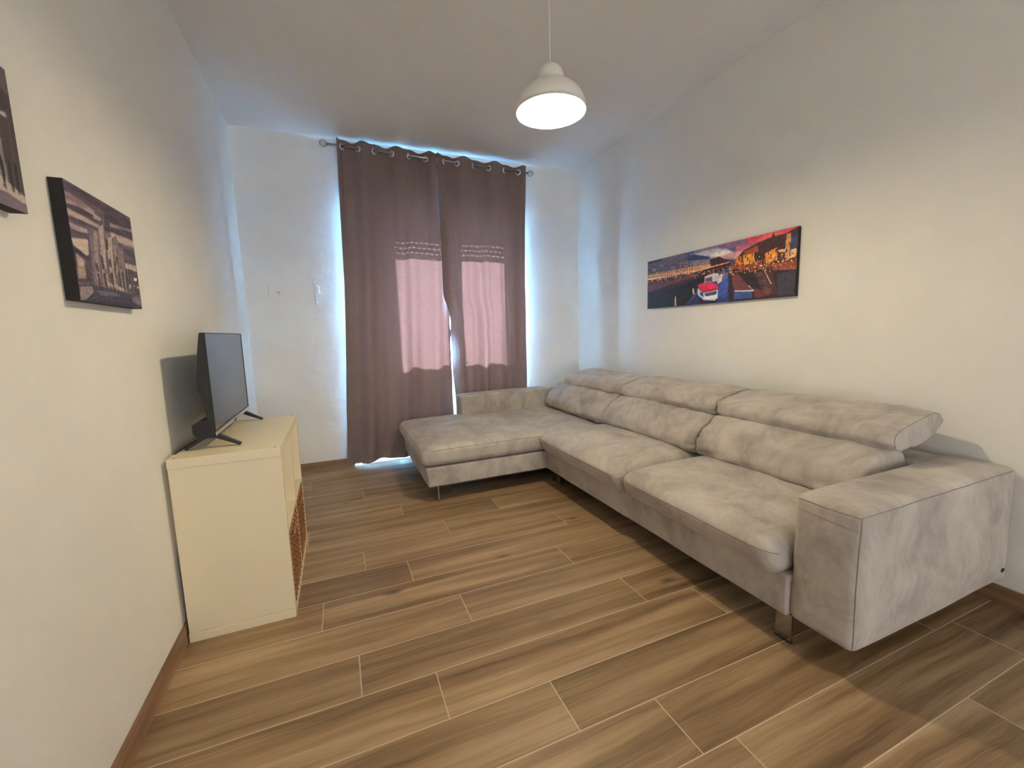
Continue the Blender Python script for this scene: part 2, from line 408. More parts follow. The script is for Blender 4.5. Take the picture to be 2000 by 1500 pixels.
# picture motifs: flat colour shapes in picture coordinates (u right, v down)
RIVER_SHAPES = [
 ((88,86,118), [(-0.001,-0.215),(1.007,-0.154),(1.012,0.635),(0.002,0.412)]),
 ((70,74,116), [(-0,-0.02),(0.334,-0.021),(0.431,-0.015),(0.472,0.092),(0.363,0.082),(0.001,0.176)]),
 ((116,112,142), [(0.363,0.065),(0.431,-0.023),(0.559,-0.002),(0.584,0.077),(0.471,0.059),(0.432,0.103)]),
 ((172,168,180), [(0.391,0.063),(0.471,0.051),(0.56,0.054),(0.625,0.101),(0.654,0.165),(0.608,0.201),(0.536,0.209),(0.511,0.196),(0.432,0.103)]),
 ((205,200,200), [(0.517,0.15),(0.56,0.11),(0.619,0.129),(0.665,0.164),(0.62,0.192),(0.548,0.2)]),
 ((190,145,150), [(0.56,0.222),(0.648,0.177),(0.756,0.151),(0.797,0.103),(0.73,0.209),(0.682,0.303),(0.62,0.27)]),
 ((122,92,128), [(0.547,-0.01),(0.653,-0.013),(0.745,-0.004),(0.761,0.08),(0.676,0.094),(0.584,0.077)]),
 ((178,92,112), [(0.676,0.094),(0.761,0.08),(0.831,0.068),(0.878,0.072),(0.807,0.109),(0.73,0.187),(0.676,0.178)]),
 ((205,66,84), [(0.719,-0.014),(0.878,-0.012),(1,-0.016),(1,0.05),(0.941,0.074),(0.878,0.072),(0.781,0.079),(0.761,0.08)]),
 ((232,104,100), [(0.83,0.018),(0.923,0.028),(0.932,0.054),(0.869,0.063),(0.796,0.067)]),
 ((92,86,104), [(-0,0),(0.132,-0.003),(0.319,-0.008),(0.363,0.091),(0.367,0.36),(0.002,0.372)]),
 ((60,62,92), [(-0,0),(0.132,-0.003),(0.133,0.049),(0,0.069)]),
 ((44,54,92), [(0.335,0.101),(0.391,0.063),(0.511,0.171),(0.511,0.204),(0.432,0.187),(0.363,0.168)]),
 ((122,112,128), [(0.363,0.168),(0.432,0.184),(0.511,0.204),(0.512,0.343),(0.367,0.343)]),
 ((58,38,44), [(0.511,0.228),(0.536,0.209),(0.572,0.2),(0.603,0.253),(0.655,0.314),(0.621,0.356),(0.518,0.37)]),
 ((198,140,100), [(0.001,0.274),(0.134,0.274),(0.364,0.289),(0.518,0.297),(0.518,0.346),(0.393,0.388),(0.002,0.402)]),
 ((232,186,140), [(0.002,0.353),(0.393,0.375),(0.518,0.346),(0.643,0.321),(0.643,0.336),(0.518,0.365),(0.393,0.398),(0.002,0.384)]),
 ((58,36,44), [(0.002,0.396),(0.393,0.402),(0.518,0.369),(0.649,0.335),(0.65,0.409),(0.562,0.495),(0.435,0.642),(0.279,0.766),(0.004,0.883)]),
 ((96,56,58), [(0.002,0.49),(0.247,0.468),(0.434,0.44),(0.434,0.474),(0.247,0.54),(0.003,0.647)]),
 ((28,28,38), [(0.003,0.667),(0.293,0.61),(0.562,0.415),(0.615,0.392),(0.562,0.511),(0.435,0.71),(0.339,1.01),(0.005,1.011)]),
 ((44,58,118), [(0.339,1.028),(0.436,0.76),(0.562,0.527),(0.609,0.437),(0.65,0.471),(0.65,1.004),(0.368,0.99)]),
 ((60,84,156), [(0.576,0.756),(0.598,0.51),(0.633,0.494),(0.64,0.746),(0.624,0.928),(0.576,0.883)]),
 ((36,40,84), [(0.339,1.028),(0.429,0.792),(0.437,0.98),(0.396,0.996)]),
 ((62,40,44), [(0.682,0.288),(0.725,0.184),(0.807,0.109),(0.873,0.076),(0.878,0.023),(0.887,0.029),(0.89,0.08),(0.941,0.067),(1,0.004),(1.003,0.499),(0.833,0.483),(0.655,0.412)]),
 ((196,112,44), [(0.682,0.288),(0.709,0.257),(0.721,0.413),(0.666,0.402)]),
 ((222,150,60), [(0.72,0.263),(0.782,0.239),(0.793,0.42),(0.726,0.423)]),
 ((150,74,44), [(0.725,0.206),(0.802,0.15),(0.807,0.254),(0.731,0.269)]),
 ((224,126,54), [(0.842,0.302),(0.902,0.24),(0.908,0.422),(0.852,0.464)]),
 ((236,160,80), [(0.866,0.316),(0.898,0.292),(0.898,0.376),(0.871,0.403)]),
 ((196,140,96), [(0.945,0.084),(0.967,0.072),(0.965,0.466),(0.943,0.461)]),
 ((60,66,100), [(0.967,0.133),(1.001,0.123),(1,0.286),(0.968,0.307)]),
 ((232,186,140), [(0.968,0.321),(0.996,0.304),(0.996,0.43),(0.969,0.441)]),
 ((210,170,130), [(0.907,0.284),(0.947,0.287),(0.947,0.335),(0.912,0.328)]),
 ((160,70,44), [(0.655,0.412),(0.758,0.431),(0.833,0.475),(1.003,0.486),(1.003,0.526),(0.833,0.525),(0.655,0.458)]),
 ((46,38,48), [(0.65,0.455),(0.833,0.525),(1.003,0.526),(1.006,1.008),(0.653,1.005)]),
 ((150,80,60), [(0.881,0.499),(1.003,0.499),(1.004,0.618),(0.881,0.576)]),
 ((58,58,72), [(0.909,0.643),(0.996,0.628),(0.994,0.972),(0.915,0.977)]),
 ((74,46,48), [(0.819,0.547),(0.881,0.562),(0.915,0.949),(0.865,0.963)]),
 ((190,170,160), [(0.826,0.479),(0.832,0.482),(0.885,0.787),(0.879,0.787)]),
 ((106,62,66), [(0.659,0.536),(0.695,0.552),(0.76,0.771),(0.786,0.846),(0.68,0.835),(0.663,0.722)]),
 ((200,204,220), [(0.677,0.822),(0.786,0.846),(0.755,0.77),(0.762,0.765),(0.792,0.858),(0.786,0.868),(0.677,0.844)]),
 ((58,76,138), [(0.674,0.846),(0.781,0.869),(0.781,0.969),(0.675,0.972)]),
 ((104,54,56), [(0.791,0.826),(0.874,0.895),(0.874,0.965),(0.794,0.973)]),
 ((46,36,34), [(0.638,0.466),(0.656,0.473),(0.664,1),(0.644,1.003)]),
 ((176,170,184), [(0.477,0.508),(0.531,0.469),(0.571,0.486),(0.587,0.569),(0.563,0.623),(0.478,0.616)]),
 ((74,70,86), [(0.484,0.544),(0.531,0.522),(0.532,0.612),(0.484,0.607)]),
 ((198,176,168), [(0.563,0.639),(0.586,0.505),(0.604,0.513),(0.593,0.635),(0.572,0.675)]),
 ((206,44,84), [(0.428,0.643),(0.474,0.61),(0.544,0.641),(0.572,0.699),(0.571,0.754),(0.533,0.766),(0.475,0.776),(0.442,0.712)]),
 ((168,26,62), [(0.439,0.702),(0.475,0.756),(0.571,0.746),(0.571,0.773),(0.475,0.798),(0.439,0.736)]),
 ((178,184,206), [(0.428,0.691),(0.443,0.733),(0.475,0.798),(0.571,0.773),(0.573,0.915),(0.552,0.957),(0.476,0.931),(0.432,0.827)]),
 ((52,58,88), [(0.446,0.764),(0.472,0.805),(0.473,0.872),(0.449,0.832)]),
 ((60,70,100), [(0.479,0.81),(0.564,0.792),(0.564,0.851),(0.489,0.868)]),
 ((226,230,240), [(0.463,0.869),(0.564,0.867),(0.567,0.889),(0.527,0.927),(0.476,0.897)]),
 ((34,30,50), [(0.436,0.845),(0.476,0.931),(0.552,0.961),(0.57,0.922),(0.568,1.001),(0.437,0.988)]),
 ((206,156,104), [(0.252,0.794),(0.259,0.803),(0.265,0.986),(0.249,0.983)]),
 ((206,166,116), [(0.39,0.695),(0.401,0.69),(0.405,0.794),(0.395,0.808)]),
]
CATHEDRAL_SHAPES = [
 ((96,84,92), [(0.009,-0.085),(1.6,-0.857),(1.11,1.059),(-0.198,1.133)]),
 ((146,130,126), [(-0.001,0.097),(0.198,0.107),(0.382,0.135),(0.348,0.175),(0.159,0.19),(-0.016,0.183)]),
 ((172,156,146), [(-0.002,0.161),(0.261,0.161),(0.471,0.178),(0.435,0.213),(0.212,0.222),(-0.012,0.221)]),
 ((74,62,72), [(-0.001,0.025),(0.339,0.016),(0.615,0.051),(0.56,0.1),(0.261,0.091),(-0.013,0.094)]),
 ((80,68,78), [(-0.008,0.2),(0.15,0.177),(0.346,0.184),(0.34,0.213),(0.117,0.231),(-0.011,0.245)]),
 ((184,166,150), [(0,0.24),(0.233,0.241),(0.454,0.258),(0.446,0.298),(0.208,0.31),(0.002,0.32)]),
 ((78,66,78), [(0.001,0.296),(0.177,0.286),(0.421,0.287),(0.402,0.311),(0.146,0.321),(0,0.321)]),
 ((176,160,150), [(-0.004,0.354),(0.226,0.347),(0.228,0.399),(0.01,0.398)]),
 ((90,80,92), [(-0.002,0.417),(0.219,0.384),(0.215,0.437),(-0.003,0.474)]),
 ((206,190,164), [(-0,0.481),(0.215,0.437),(0.202,0.569),(0.14,0.609),(0.014,0.557)]),
 ((70,60,70), [(0.507,0.072),(1.014,0.039),(0.985,0.243),(0.572,0.26),(0.486,0.173)]),
 ((150,134,128), [(0.589,0.177),(1.013,0.127),(1.01,0.155),(0.58,0.219)]),
 ((186,172,150), [(0.586,0.265),(1.003,0.249),(0.994,0.328),(0.585,0.343)]),
 ((86,76,86), [(0.776,0.362),(1.002,0.337),(0.999,0.511),(0.756,0.53)]),
 ((190,176,150), [(0.756,0.53),(0.997,0.523),(0.991,0.589),(0.76,0.59)]),
 ((66,58,66), [(0.755,0.611),(0.998,0.598),(0.977,0.851),(0.725,0.819)]),
 ((76,66,74), [(-0.005,0.546),(0.144,0.592),(0.219,0.643),(0.194,0.837),(0.007,0.84)]),
 ((168,152,132), [(0.029,0.594),(0.123,0.638),(0.117,0.798),(0.011,0.816)]),
 ((206,190,160), [(0.04,0.656),(0.106,0.667),(0.1,0.701),(0.042,0.705)]),
 ((58,48,58), [(-0.006,0.539),(0.012,0.538),(0.224,0.616),(0.219,0.643),(0.139,0.614),(-0.003,0.562)]),
 ((124,110,110), [(0.229,0.364),(0.229,0.407),(0.313,0.356),(0.331,0.297),(0.334,0.35),(0.387,0.316),(0.41,0.235),(0.425,0.193),(0.424,0.268),(0.478,0.213),(0.52,0.076),(0.512,0.202),(0.565,0.146),(0.564,0.224),(0.584,0.276),(0.579,0.335),(0.658,0.293),(0.682,0.227),(0.678,0.308),(0.705,0.38),(0.772,0.384),(0.77,0.466),(0.762,0.58),(0.736,0.848),(0.218,0.842),(0.22,0.574)]),
 ((80,70,78), [(0.223,0.374),(0.233,0.406),(0.235,0.562),(0.194,0.837),(0.171,0.832),(0.202,0.569)]),
 ((156,142,126), [(0.327,0.316),(0.355,0.344),(0.312,0.828),(0.26,0.827),(0.294,0.45)]),
 ((174,160,138), [(0.402,0.275),(0.474,0.233),(0.425,0.821),(0.354,0.827)]),
 ((70,60,70), [(0.506,0.148),(0.596,0.146),(0.584,0.276),(0.492,0.284)]),
 ((182,168,142), [(0.507,0.355),(0.591,0.312),(0.545,0.823),(0.453,0.826)]),
 ((60,50,60), [(0.484,0.362),(0.521,0.361),(0.508,0.459),(0.471,0.459)]),
 ((60,50,60), [(0.481,0.55),(0.518,0.552),(0.513,0.629),(0.477,0.626)]),
 ((66,56,64), [(0.363,0.54),(0.391,0.538),(0.401,0.66),(0.365,0.667)]),
 ((66,56,64), [(0.272,0.632),(0.305,0.629),(0.317,0.703),(0.276,0.71)]),
 ((60,50,60), [(0.476,0.683),(0.528,0.683),(0.528,0.83),(0.467,0.829)]),
 ((60,50,60), [(0.37,0.711),(0.405,0.709),(0.41,0.828),(0.367,0.829)]),
 ((60,50,60), [(0.279,0.727),(0.306,0.727),(0.312,0.833),(0.278,0.833)]),
 ((150,136,120), [(0.599,0.388),(0.655,0.383),(0.622,0.832),(0.558,0.831)]),
 ((56,46,56), [(0.61,0.502),(0.638,0.501),(0.631,0.586),(0.603,0.586)]),
 ((56,46,56), [(0.603,0.659),(0.643,0.662),(0.639,0.83),(0.59,0.832)]),
 ((138,126,116), [(0.678,0.427),(0.762,0.427),(0.721,0.839),(0.654,0.838)]),
 ((60,50,58), [(0.68,0.645),(0.722,0.643),(0.705,0.831),(0.672,0.831)]),
 ((196,182,152), [(0.38,0.764),(0.411,0.823),(0.483,0.827),(0.543,0.828),(0.589,0.836),(0.685,0.846),(0.689,0.813),(0.551,0.794),(0.461,0.788)]),
 ((56,56,68), [(0,0.877),(0.218,0.842),(0.736,0.848),(1.049,0.886),(1.004,1.065),(-0.03,1.044)]),
 ((150,136,128), [(0.011,0.88),(0.177,0.861),(0.194,0.905),(0.07,0.986),(0,0.998)]),
 ((104,104,116), [(0.21,0.886),(0.534,0.872),(0.623,0.901),(0.292,0.928)]),
 ((128,118,122), [(0.823,0.858),(0.989,0.882),(1.005,0.978),(0.824,0.93)]),
 ((44,42,52), [(0.155,0.978),(0.741,0.979),(1,1),(-0,1.002)]),
 ((236,226,190), [(0.908,0.667),(0.973,0.662),(0.965,0.696),(0.906,0.7)]),
 ((226,214,180), [(0.877,0.746),(0.908,0.747),(0.903,0.769),(0.877,0.767)]),
 ((226,214,180), [(0.951,0.752),(0.985,0.752),(0.98,0.772),(0.952,0.772)]),
 ((210,196,170), [(0.793,0.753),(0.838,0.752),(0.826,0.805),(0.785,0.803)]),
]

# ------------------------------------------------------------------ room shell
BY = 4.13           # back wall face
RX = 2.52           # right wall face
ZC = 2.885          # ceiling
FY = -3.4           # end of the space behind the camera
def LX(y): return -0.645 - 0.0094 * (y - 1.7)     # left wall runs very slightly out of square

# floor: wood-look tiles 20 x 120 cm with joints, one mesh
def build_floor():
    verts, faces, mats, cols = [], [], [], []
    def quad(x0, x1, y0, y1, mi, col, z=0.0):
        k = len(verts)
        verts.extend([(x0, y0, z), (x1, y0, z), (x1, y1, z), (x0, y1, z)])
        faces.append((k, k + 1, k + 2, k + 3)); mats.append(mi); cols.append(col)
    pitch, L, g = 0.2022, 1.197, 0.0017
    joints = {-2: 0.585, -1: 1.0, 0: 0.875, 1: 0.595, 2: 0.242, 3: 1.189, 4: 0.442, 5: 1.055, 6: 0.264, 7: 0.054,
              8: 0.554, 9: 0.957, 10: 0.333, 11: 0.75, 12: 0.108, 13: 0.47, 14: -0.28, 15: 0.62, 16: 0.2}
    rng = random.Random(3)
    x_lo, x_hi = -0.62, 2.512
    row = -21
    while True:
        y0 = 0.784 + row * pitch; y1 = y0 + pitch
        if y0 > BY: break
        j = joints.get(row, rng.uniform(0, L))
        while j > x_lo: j -= L
        ya, yb = max(y0, FY), min(y1, BY)
        quad(-0.80, 2.70, y0 - g, y0 + g, 1, (0, 0, 0))
        xs = []
        while j < 2.70: xs.append(j); j += L
        xs.append(j)
        for a, b in zip(xs, xs[1:]):
            c = (rng.random(), rng.random(), rng.random())
            xa, xb = max(a + g, -0.80), min(b - g, 2.70)
            if xb > xa and yb - g > ya + g: quad(xa, xb, ya + g, yb - g, 0, c)
            if -0.80 < b < 2.70: quad(b - g, b + g, ya + g, yb - g, 1, (0, 0, 0))
        row += 1
    me = bpy.data.meshes.new('floor')
    me.from_pydata(verts, [], faces)
    for p, mi in zip(me.polygons, mats): p.material_index = mi
    at = me.color_attributes.new('tile', 'FLOAT_COLOR', 'CORNER')
    arr = np.ones((len(faces) * 4, 4), dtype=np.float32)
    arr[:, :3] = np.repeat(np.array(cols, dtype=np.float32), 4, axis=0)
    at.data.foreach_set('color', arr.ravel())
    me.update()
    return link('floor', me, [M_TILE, M_GROUT])
struct(build_floor())

bm = bmesh.new(); add_box(bm, -0.95, 2.85, FY - 0.2, BY + 0.5, ZC, ZC + 0.15)
struct(obj('ceiling', bm, M_CEIL))

bm = bmesh.new()
prism(bm, [(LX(FY), FY - 0.2), (LX(BY + 0.02), BY + 0.02), (-0.95, BY + 0.02), (-0.95, FY - 0.2)], 'z', -0.02, ZC + 0.02)
struct(obj('wall_left', bm, M_WALL))
struct(obj('wall_right', box(RX, RX + 0.2, FY - 0.2, BY + 0.02, -0.02, ZC + 0.02), M_WALL))
struct(obj('wall_front', box(-0.95, RX + 0.2, FY - 0.2, FY, -0.02, ZC + 0.02), M_WALL))

# back wall with the splayed recess of the french door
OX0, OX1, OZ = 0.125, 1.865, 2.41           # room side of the recess
IX0, IX1 = 0.40, 1.76                       # door side of the recess
IY = 4.40; WY = 4.62
def back_wall():
    bm = bmesh.new()
    def poly(*p): bm.faces.new([bm.verts.new(q) for q in p])
    x0, x1, z0, z1 = -0.95, RX + 0.2, -0.02, ZC + 0.02
    poly((x0, BY, z0), (OX0, BY, z0), (OX0, BY, z1), (x0, BY, z1))
    poly((OX1, BY, z0), (x1, BY, z0), (x1, BY, z1), (OX1, BY, z1))
    poly((OX0, BY, OZ), (OX1, BY, OZ), (OX1, BY, z1), (OX0, BY, z1))
    poly((OX0, BY, z0), (IX0, IY, z0), (IX0, IY, OZ), (OX0, BY, OZ))
    poly((IX1, IY, z0), (OX1, BY, z0), (OX1, BY, OZ), (IX1, IY, OZ))
    poly((OX0, BY, OZ), (IX0, IY, OZ), (IX1, IY, OZ), (OX1, BY, OZ))
    poly((IX0, IY, z0), (IX0, WY, z0), (IX0, WY, OZ), (IX0, IY, OZ))
    poly((IX1, WY, z0), (IX1, IY, z0), (IX1, IY, OZ), (IX1, WY, OZ))
    poly((IX0, IY, OZ), (IX0, WY, OZ), (IX1, WY, OZ), (IX1, IY, OZ))
    poly((x0, WY, z0), (IX0, WY, z0), (IX0, WY, z1), (x0, WY, z1))
    poly((IX1, WY, z0), (x1, WY, z0), (x1, WY, z1), (IX1, WY, z1))
    poly((IX0, WY, OZ), (IX1, WY, OZ), (IX1, WY, z1), (IX0, WY, z1))
    poly((x0, BY, z1), (x1, BY, z1), (x1, WY, z1), (x0, WY, z1))
    poly((x0, BY, z0), (x0, WY, z0), (x0, WY, z1), (x0, BY, z1))
    poly((x1, BY, z0), (x1, WY, z0), (x1, WY, z1), (x1, BY, z1))
    bmesh.ops.remove_doubles(bm, verts=bm.verts[:], dist=1e-4)
    return obj('wall_back', bm, M_PLASTER)
wb_ = struct(back_wall())
# marks of old filled holes in the plaster
def mark(name, pts, r):
    bm = bmesh.new(); add_tube(bm, [(x, BY - 0.0005, z) for x, z in pts], r, 6)
    return obj(name, bm, M_CRACK, wb_)
mark('plaster_crack', [(-0.150, 1.722), (-0.146, 1.66), (-0.143, 1.58), (-0.140, 1.485)], [0.0008, 0.0022, 0.0026, 0.003])
mark('plaster_crack', [(-0.500, 1.66), (-0.497, 1.60), (-0.492, 1.555)], [0.0006, 0.0014, 0.0008])
mark('plaster_dent', [(-0.440, 1.592), (-0.422, 1.590), (-0.402, 1.590)], [0.001, 0.004, 0.001])
mark('plaster_dent', [(-0.424, 1.588), (-0.420, 1.572), (-0.426, 1.552)], [0.004, 0.002, 0.001])
for (x0, x1, z0, z1) in ((-0.44, -0.15, 1.735, 1.742), (-0.55, -0.545, 1.60, 1.74), (-0.148, -0.143, 1.45, 1.475)):
    bm = bmesh.new(); add_box(bm, x0, x1, BY - 0.0015, BY + 0.001, z0, z1, 0.0007, 1); obj('plaster_ridge', bm, M_PLASTER, wb_)
rg = random.Random(11)
for k in range(14):
    x = rg.uniform(-0.55, 0.0); z = rg.uniform(1.8, 2.6)
    bm = bmesh.new(); add_box(bm, x, x + rg.uniform(0.01, 0.045), BY - 0.0015, BY + 0.001, z, z + rg.uniform(0.003, 0.008), 0.0007, 1)
    obj('plaster_ridge', bm, M_PLASTER, wb_)

bm = bmesh.new(); add_box(bm, -0.129, -0.105, BY - 0.012, BY, 1.590, 1.648, 0.004, 2)
tag(obj('wall_peg', bm, M_WHITE, smooth=False), 'small white plastic peg on the back wall left of the curtains', 'peg')

# skirting tiles
def skirting(name, segs, t, axis, face, h=0.078):
    bm = bmesh.new()
    for a, b in segs:
        if axis == 'x': add_box(bm, a + 0.0008, b - 0.0008, face - t, face + 0.003, 0, h, 0.001, 1)
        else:
            for y in (0,):
                add_box(bm, face - 0.003, face + t, a + 0.0008, b - 0.0008, 0, h, 0.001, 1)
    return struct(obj(name, bm, M_SKIRT))
skirting('baseboard_back', [(-0.66, 0.08)], 0.010, 'x', BY)
skirting('baseboard_back_right', [(OX1 + 0.02, RX)], 0.010, 'x', BY)
bm = bmesh.new()
for a, b in ((FY, -2.1), (-2.1, -0.9), (-0.9, 0.3), (0.3, 1.50), (1.50, 2.70), (2.70, 3.9), (3.9, BY)):
    xa, xb = LX(a), LX(b)
    prism(bm, [(xa - 0.003, a + 0.001), (xa + 0.010, a + 0.001), (xb + 0.010, b - 0.001), (xb - 0.003, b - 0.001)], 'z', 0, 0.078)
struct(obj('baseboard_left', bm, M_SKIRT))
bm = bmesh.new()
for a, b in ((FY, -2.0), (-2.0, -0.8), (-0.8, 0.4), (0.4, 1.6), (1.6, 2.8), (2.8, BY)):
    add_box(bm, RX - 0.010, RX + 0.003, a + 0.001, b - 0.001, 0, 0.078, 0.001, 1)
struct(obj('baseboard_right', bm, M_SKIRT))

# ------------------------------------------------------------------ french door, shutter, sill
DY = 4.44
door = bpy.data.objects.new('door_1', None); COL.objects.link(door); door.location = (1.08, DY, 0)
struct(door, 'white french door behind the curtains')
bm = bmesh.new()
add_box(bm, IX0, IX0 + 0.06, DY - 0.035, DY + 0.045, 0.012, OZ)
add_box(bm, IX1 - 0.07, IX1, DY - 0.035, DY + 0.045, 0.012, OZ)
add_box(bm, IX0 + 0.06, IX1 - 0.07, DY - 0.035, DY + 0.045, OZ - 0.05, OZ)
add_box(bm, IX0 + 0.058, IX0 + 0.075, DY + 0.0255, DY + 0.045, 0.012, OZ - 0.05)
add_box(bm, IX1 - 0.085, IX1 - 0.068, DY + 0.0255, DY + 0.045, 0.012, OZ - 0.05)
obj('door_frame', bm, M_FRAME, door)
obj('cover_strip', box(1.080, 1.116, DY + 0.0252, DY + 0.034, 0.014, OZ - 0.052), M_FRAME, door)
for (a, b, p0, p1) in ((IX0 + 0.062, 1.096, 0.553, 1.018), (1.100, IX1 - 0.072, 1.172, 1.602)):
    bm = bmesh.new(); z0, z1 = 0.014, OZ - 0.052; q0, q1 = 1.03, 2.33
    add_box(bm, a, p0, DY - 0.025, DY + 0.025, z0, z1)
    add_box(bm, p1, b, DY - 0.025, DY + 0.025, z0, z1)
    add_box(bm, p0, p1, DY - 0.025, DY + 0.025, z0, q0)
    add_box(bm, p0, p1, DY - 0.025, DY + 0.025, q1, z1)
    add_box(bm, p0 + 0.05, p1 - 0.05, DY - 0.032, DY - 0.024, 0.14, q0 - 0.10, 0.003, 1)
    leaf = obj('door_leaf', bm, M_FRAME, door)
    obj('glass_pane', box(p0, p1, DY - 0.003, DY + 0.003, q0, q1), M_PANE, leaf)
    if a > 1.0:
        bm = bmesh.new(); add_box(bm, 1.118, 1.142, DY - 0.036, DY - 0.025, 0.98, 1.10, 0.002, 1)
        add_tube(bm, [(1.13, DY - 0.03, 1.04), (1.13, DY - 0.075, 1.04), (1.20, DY - 0.078, 1.04)], 0.008)
        obj('door_handle', bm, M_SILVER, leaf)
adopt(door)
for lf in door.children:
    for c in lf.children: c.matrix_parent_inverse = Matrix.Identity(4)

# roller shutter, lowered part way, rows of light slots in the lowest slats
SY = 4.545
bm = bmesh.new()
def shutter():
    x0, x1 = IX0 + 0.002, IX1 - 0.002
    z = 2.108
    add_box(bm, x0, x1, SY - 0.002, SY + 0.002, z, 2.135)
    z = 2.135
    k = 0
    while z < OZ - 0.01:
        top = min(z + 0.045, OZ)
        if k < 3:
            s0 = z + 0.0240; s1 = z + 0.0360
            add_box(bm, x0, x1, SY - 0.002, SY + 0.002, z, s0)
            x = x0 + (0.0 if k % 2 else 0.022)
            add_box(bm, x0, x + 0.012, SY - 0.002, SY + 0.002, s0, s1)
            x += 0.034
            while x < x1 - 0.03:
                add_box(bm, x, x + 0.019, SY - 0.002, SY + 0.002, s0, s1); x += 0.044
            add_box(bm, x, x1, SY - 0.002, SY + 0.002, s0, s1)
            add_box(bm, x0, x1, SY - 0.002, SY + 0.002, s1, top)
        else:
            add_box(bm, x0, x1, SY - 0.002, SY + 0.002, z, top)
        z += 0.045; k += 1
shutter()
sh = struct(obj('window_1', bm, M_SLAT), 'grey roller shutter behind the french door')

bm = bmesh.new()
prism(bm, [(OX0 + 0.01, BY - 0.03), (OX1 - 0.01, BY - 0.03), (OX1 - 0.01, BY + 0.005), (IX1 - 0.005, IY), (IX1 - 0.005, WY), (IX0 + 0.005, WY), (IX0 + 0.005, IY), (OX0 + 0.01, BY + 0.005)], 'z', 0.0, 0.012)
struct(obj('trim_1', bm, M_MARBLE), 'pale marble door sill')

# ------------------------------------------------------------------ curtain rod and curtains
def rod_z(x): return 2.806 - 0.019 * x
RY = 4.045
rod = thing('curtain_rod', 'thin brushed metal curtain rod with wire cage finials above the curtains', 'curtain rod', (0.98, RY, 2.79))
obj('pole', tube([(0.04, RY, rod_z(0.04)), (1.90, RY, rod_z(1.90))], 0.0085, 12), M_CHROME, rod, smooth=True)
def finial(x, s):
    z = rod_z(x); bm = bmesh.new()
    c = Vector((x, RY, z)); r = 0.028
    for k in range(5):
        a = math.pi * k / 5
        pts = []
        for i in range(17):
            t = math.pi * 2 * i / 16
            pts.append((x + s * r * math.cos(t) * 1.1, RY + r * math.sin(t) * math.cos(a + 0.5 * math.cos(t)), z + r * math.sin(t) * math.sin(a + 0.5 * math.cos(t))))
        add_tube(bm, pts, 0.0016, 6, cap=False)
    add_tube(bm, [(x + s * 0.026, RY, z), (x + s * 0.036, RY, z)], 0.006)
    return obj('finial', bm, M_CHROME, rod, smooth=True)
finial(0.022, 1); finial(1.925, -1)
for x, s in ((0.052, 1), (1.895, -1)):
    bm = bmesh.new()
    for i in range(12):
        t = i / 12 * 0.032
        add_tube(bm, [(x + s * t, RY + 0.005 * math.cos(i), rod_z(x) + 0.005 * math.sin(i)), (x + s * (t + 0.0027), RY + 0.005 * math.cos(i + 1), rod_z(x) + 0.005 * math.sin(i + 1))], 0.0035, 6)
    obj('twisted_stem', bm, M_CHROME, rod, smooth=True)
for x in (0.34, 1.02, 1.70):
    bm = bmesh.new()
    add_tube(bm, [(x, RY, rod_z(x) - 0.012), (x, BY, rod_z(x) - 0.012)], 0.005)
    add_tube(bm, [(x, BY - 0.006, rod_z(x) - 0.012), (x, BY, rod_z(x) - 0.012)], 0.02, 16)
    obj('bracket', bm, M_CHROME, rod)
adopt(rod)

def lerp_tab(tab, v):
    if v <= tab[0][0]: return tab[0][1]
    for (a, x), (b, y) in zip(tab, tab[1:]):
        if v <= b: 
            t = (v - a) / (b - a); return x + (y - x) * t
    return tab[-1][1]

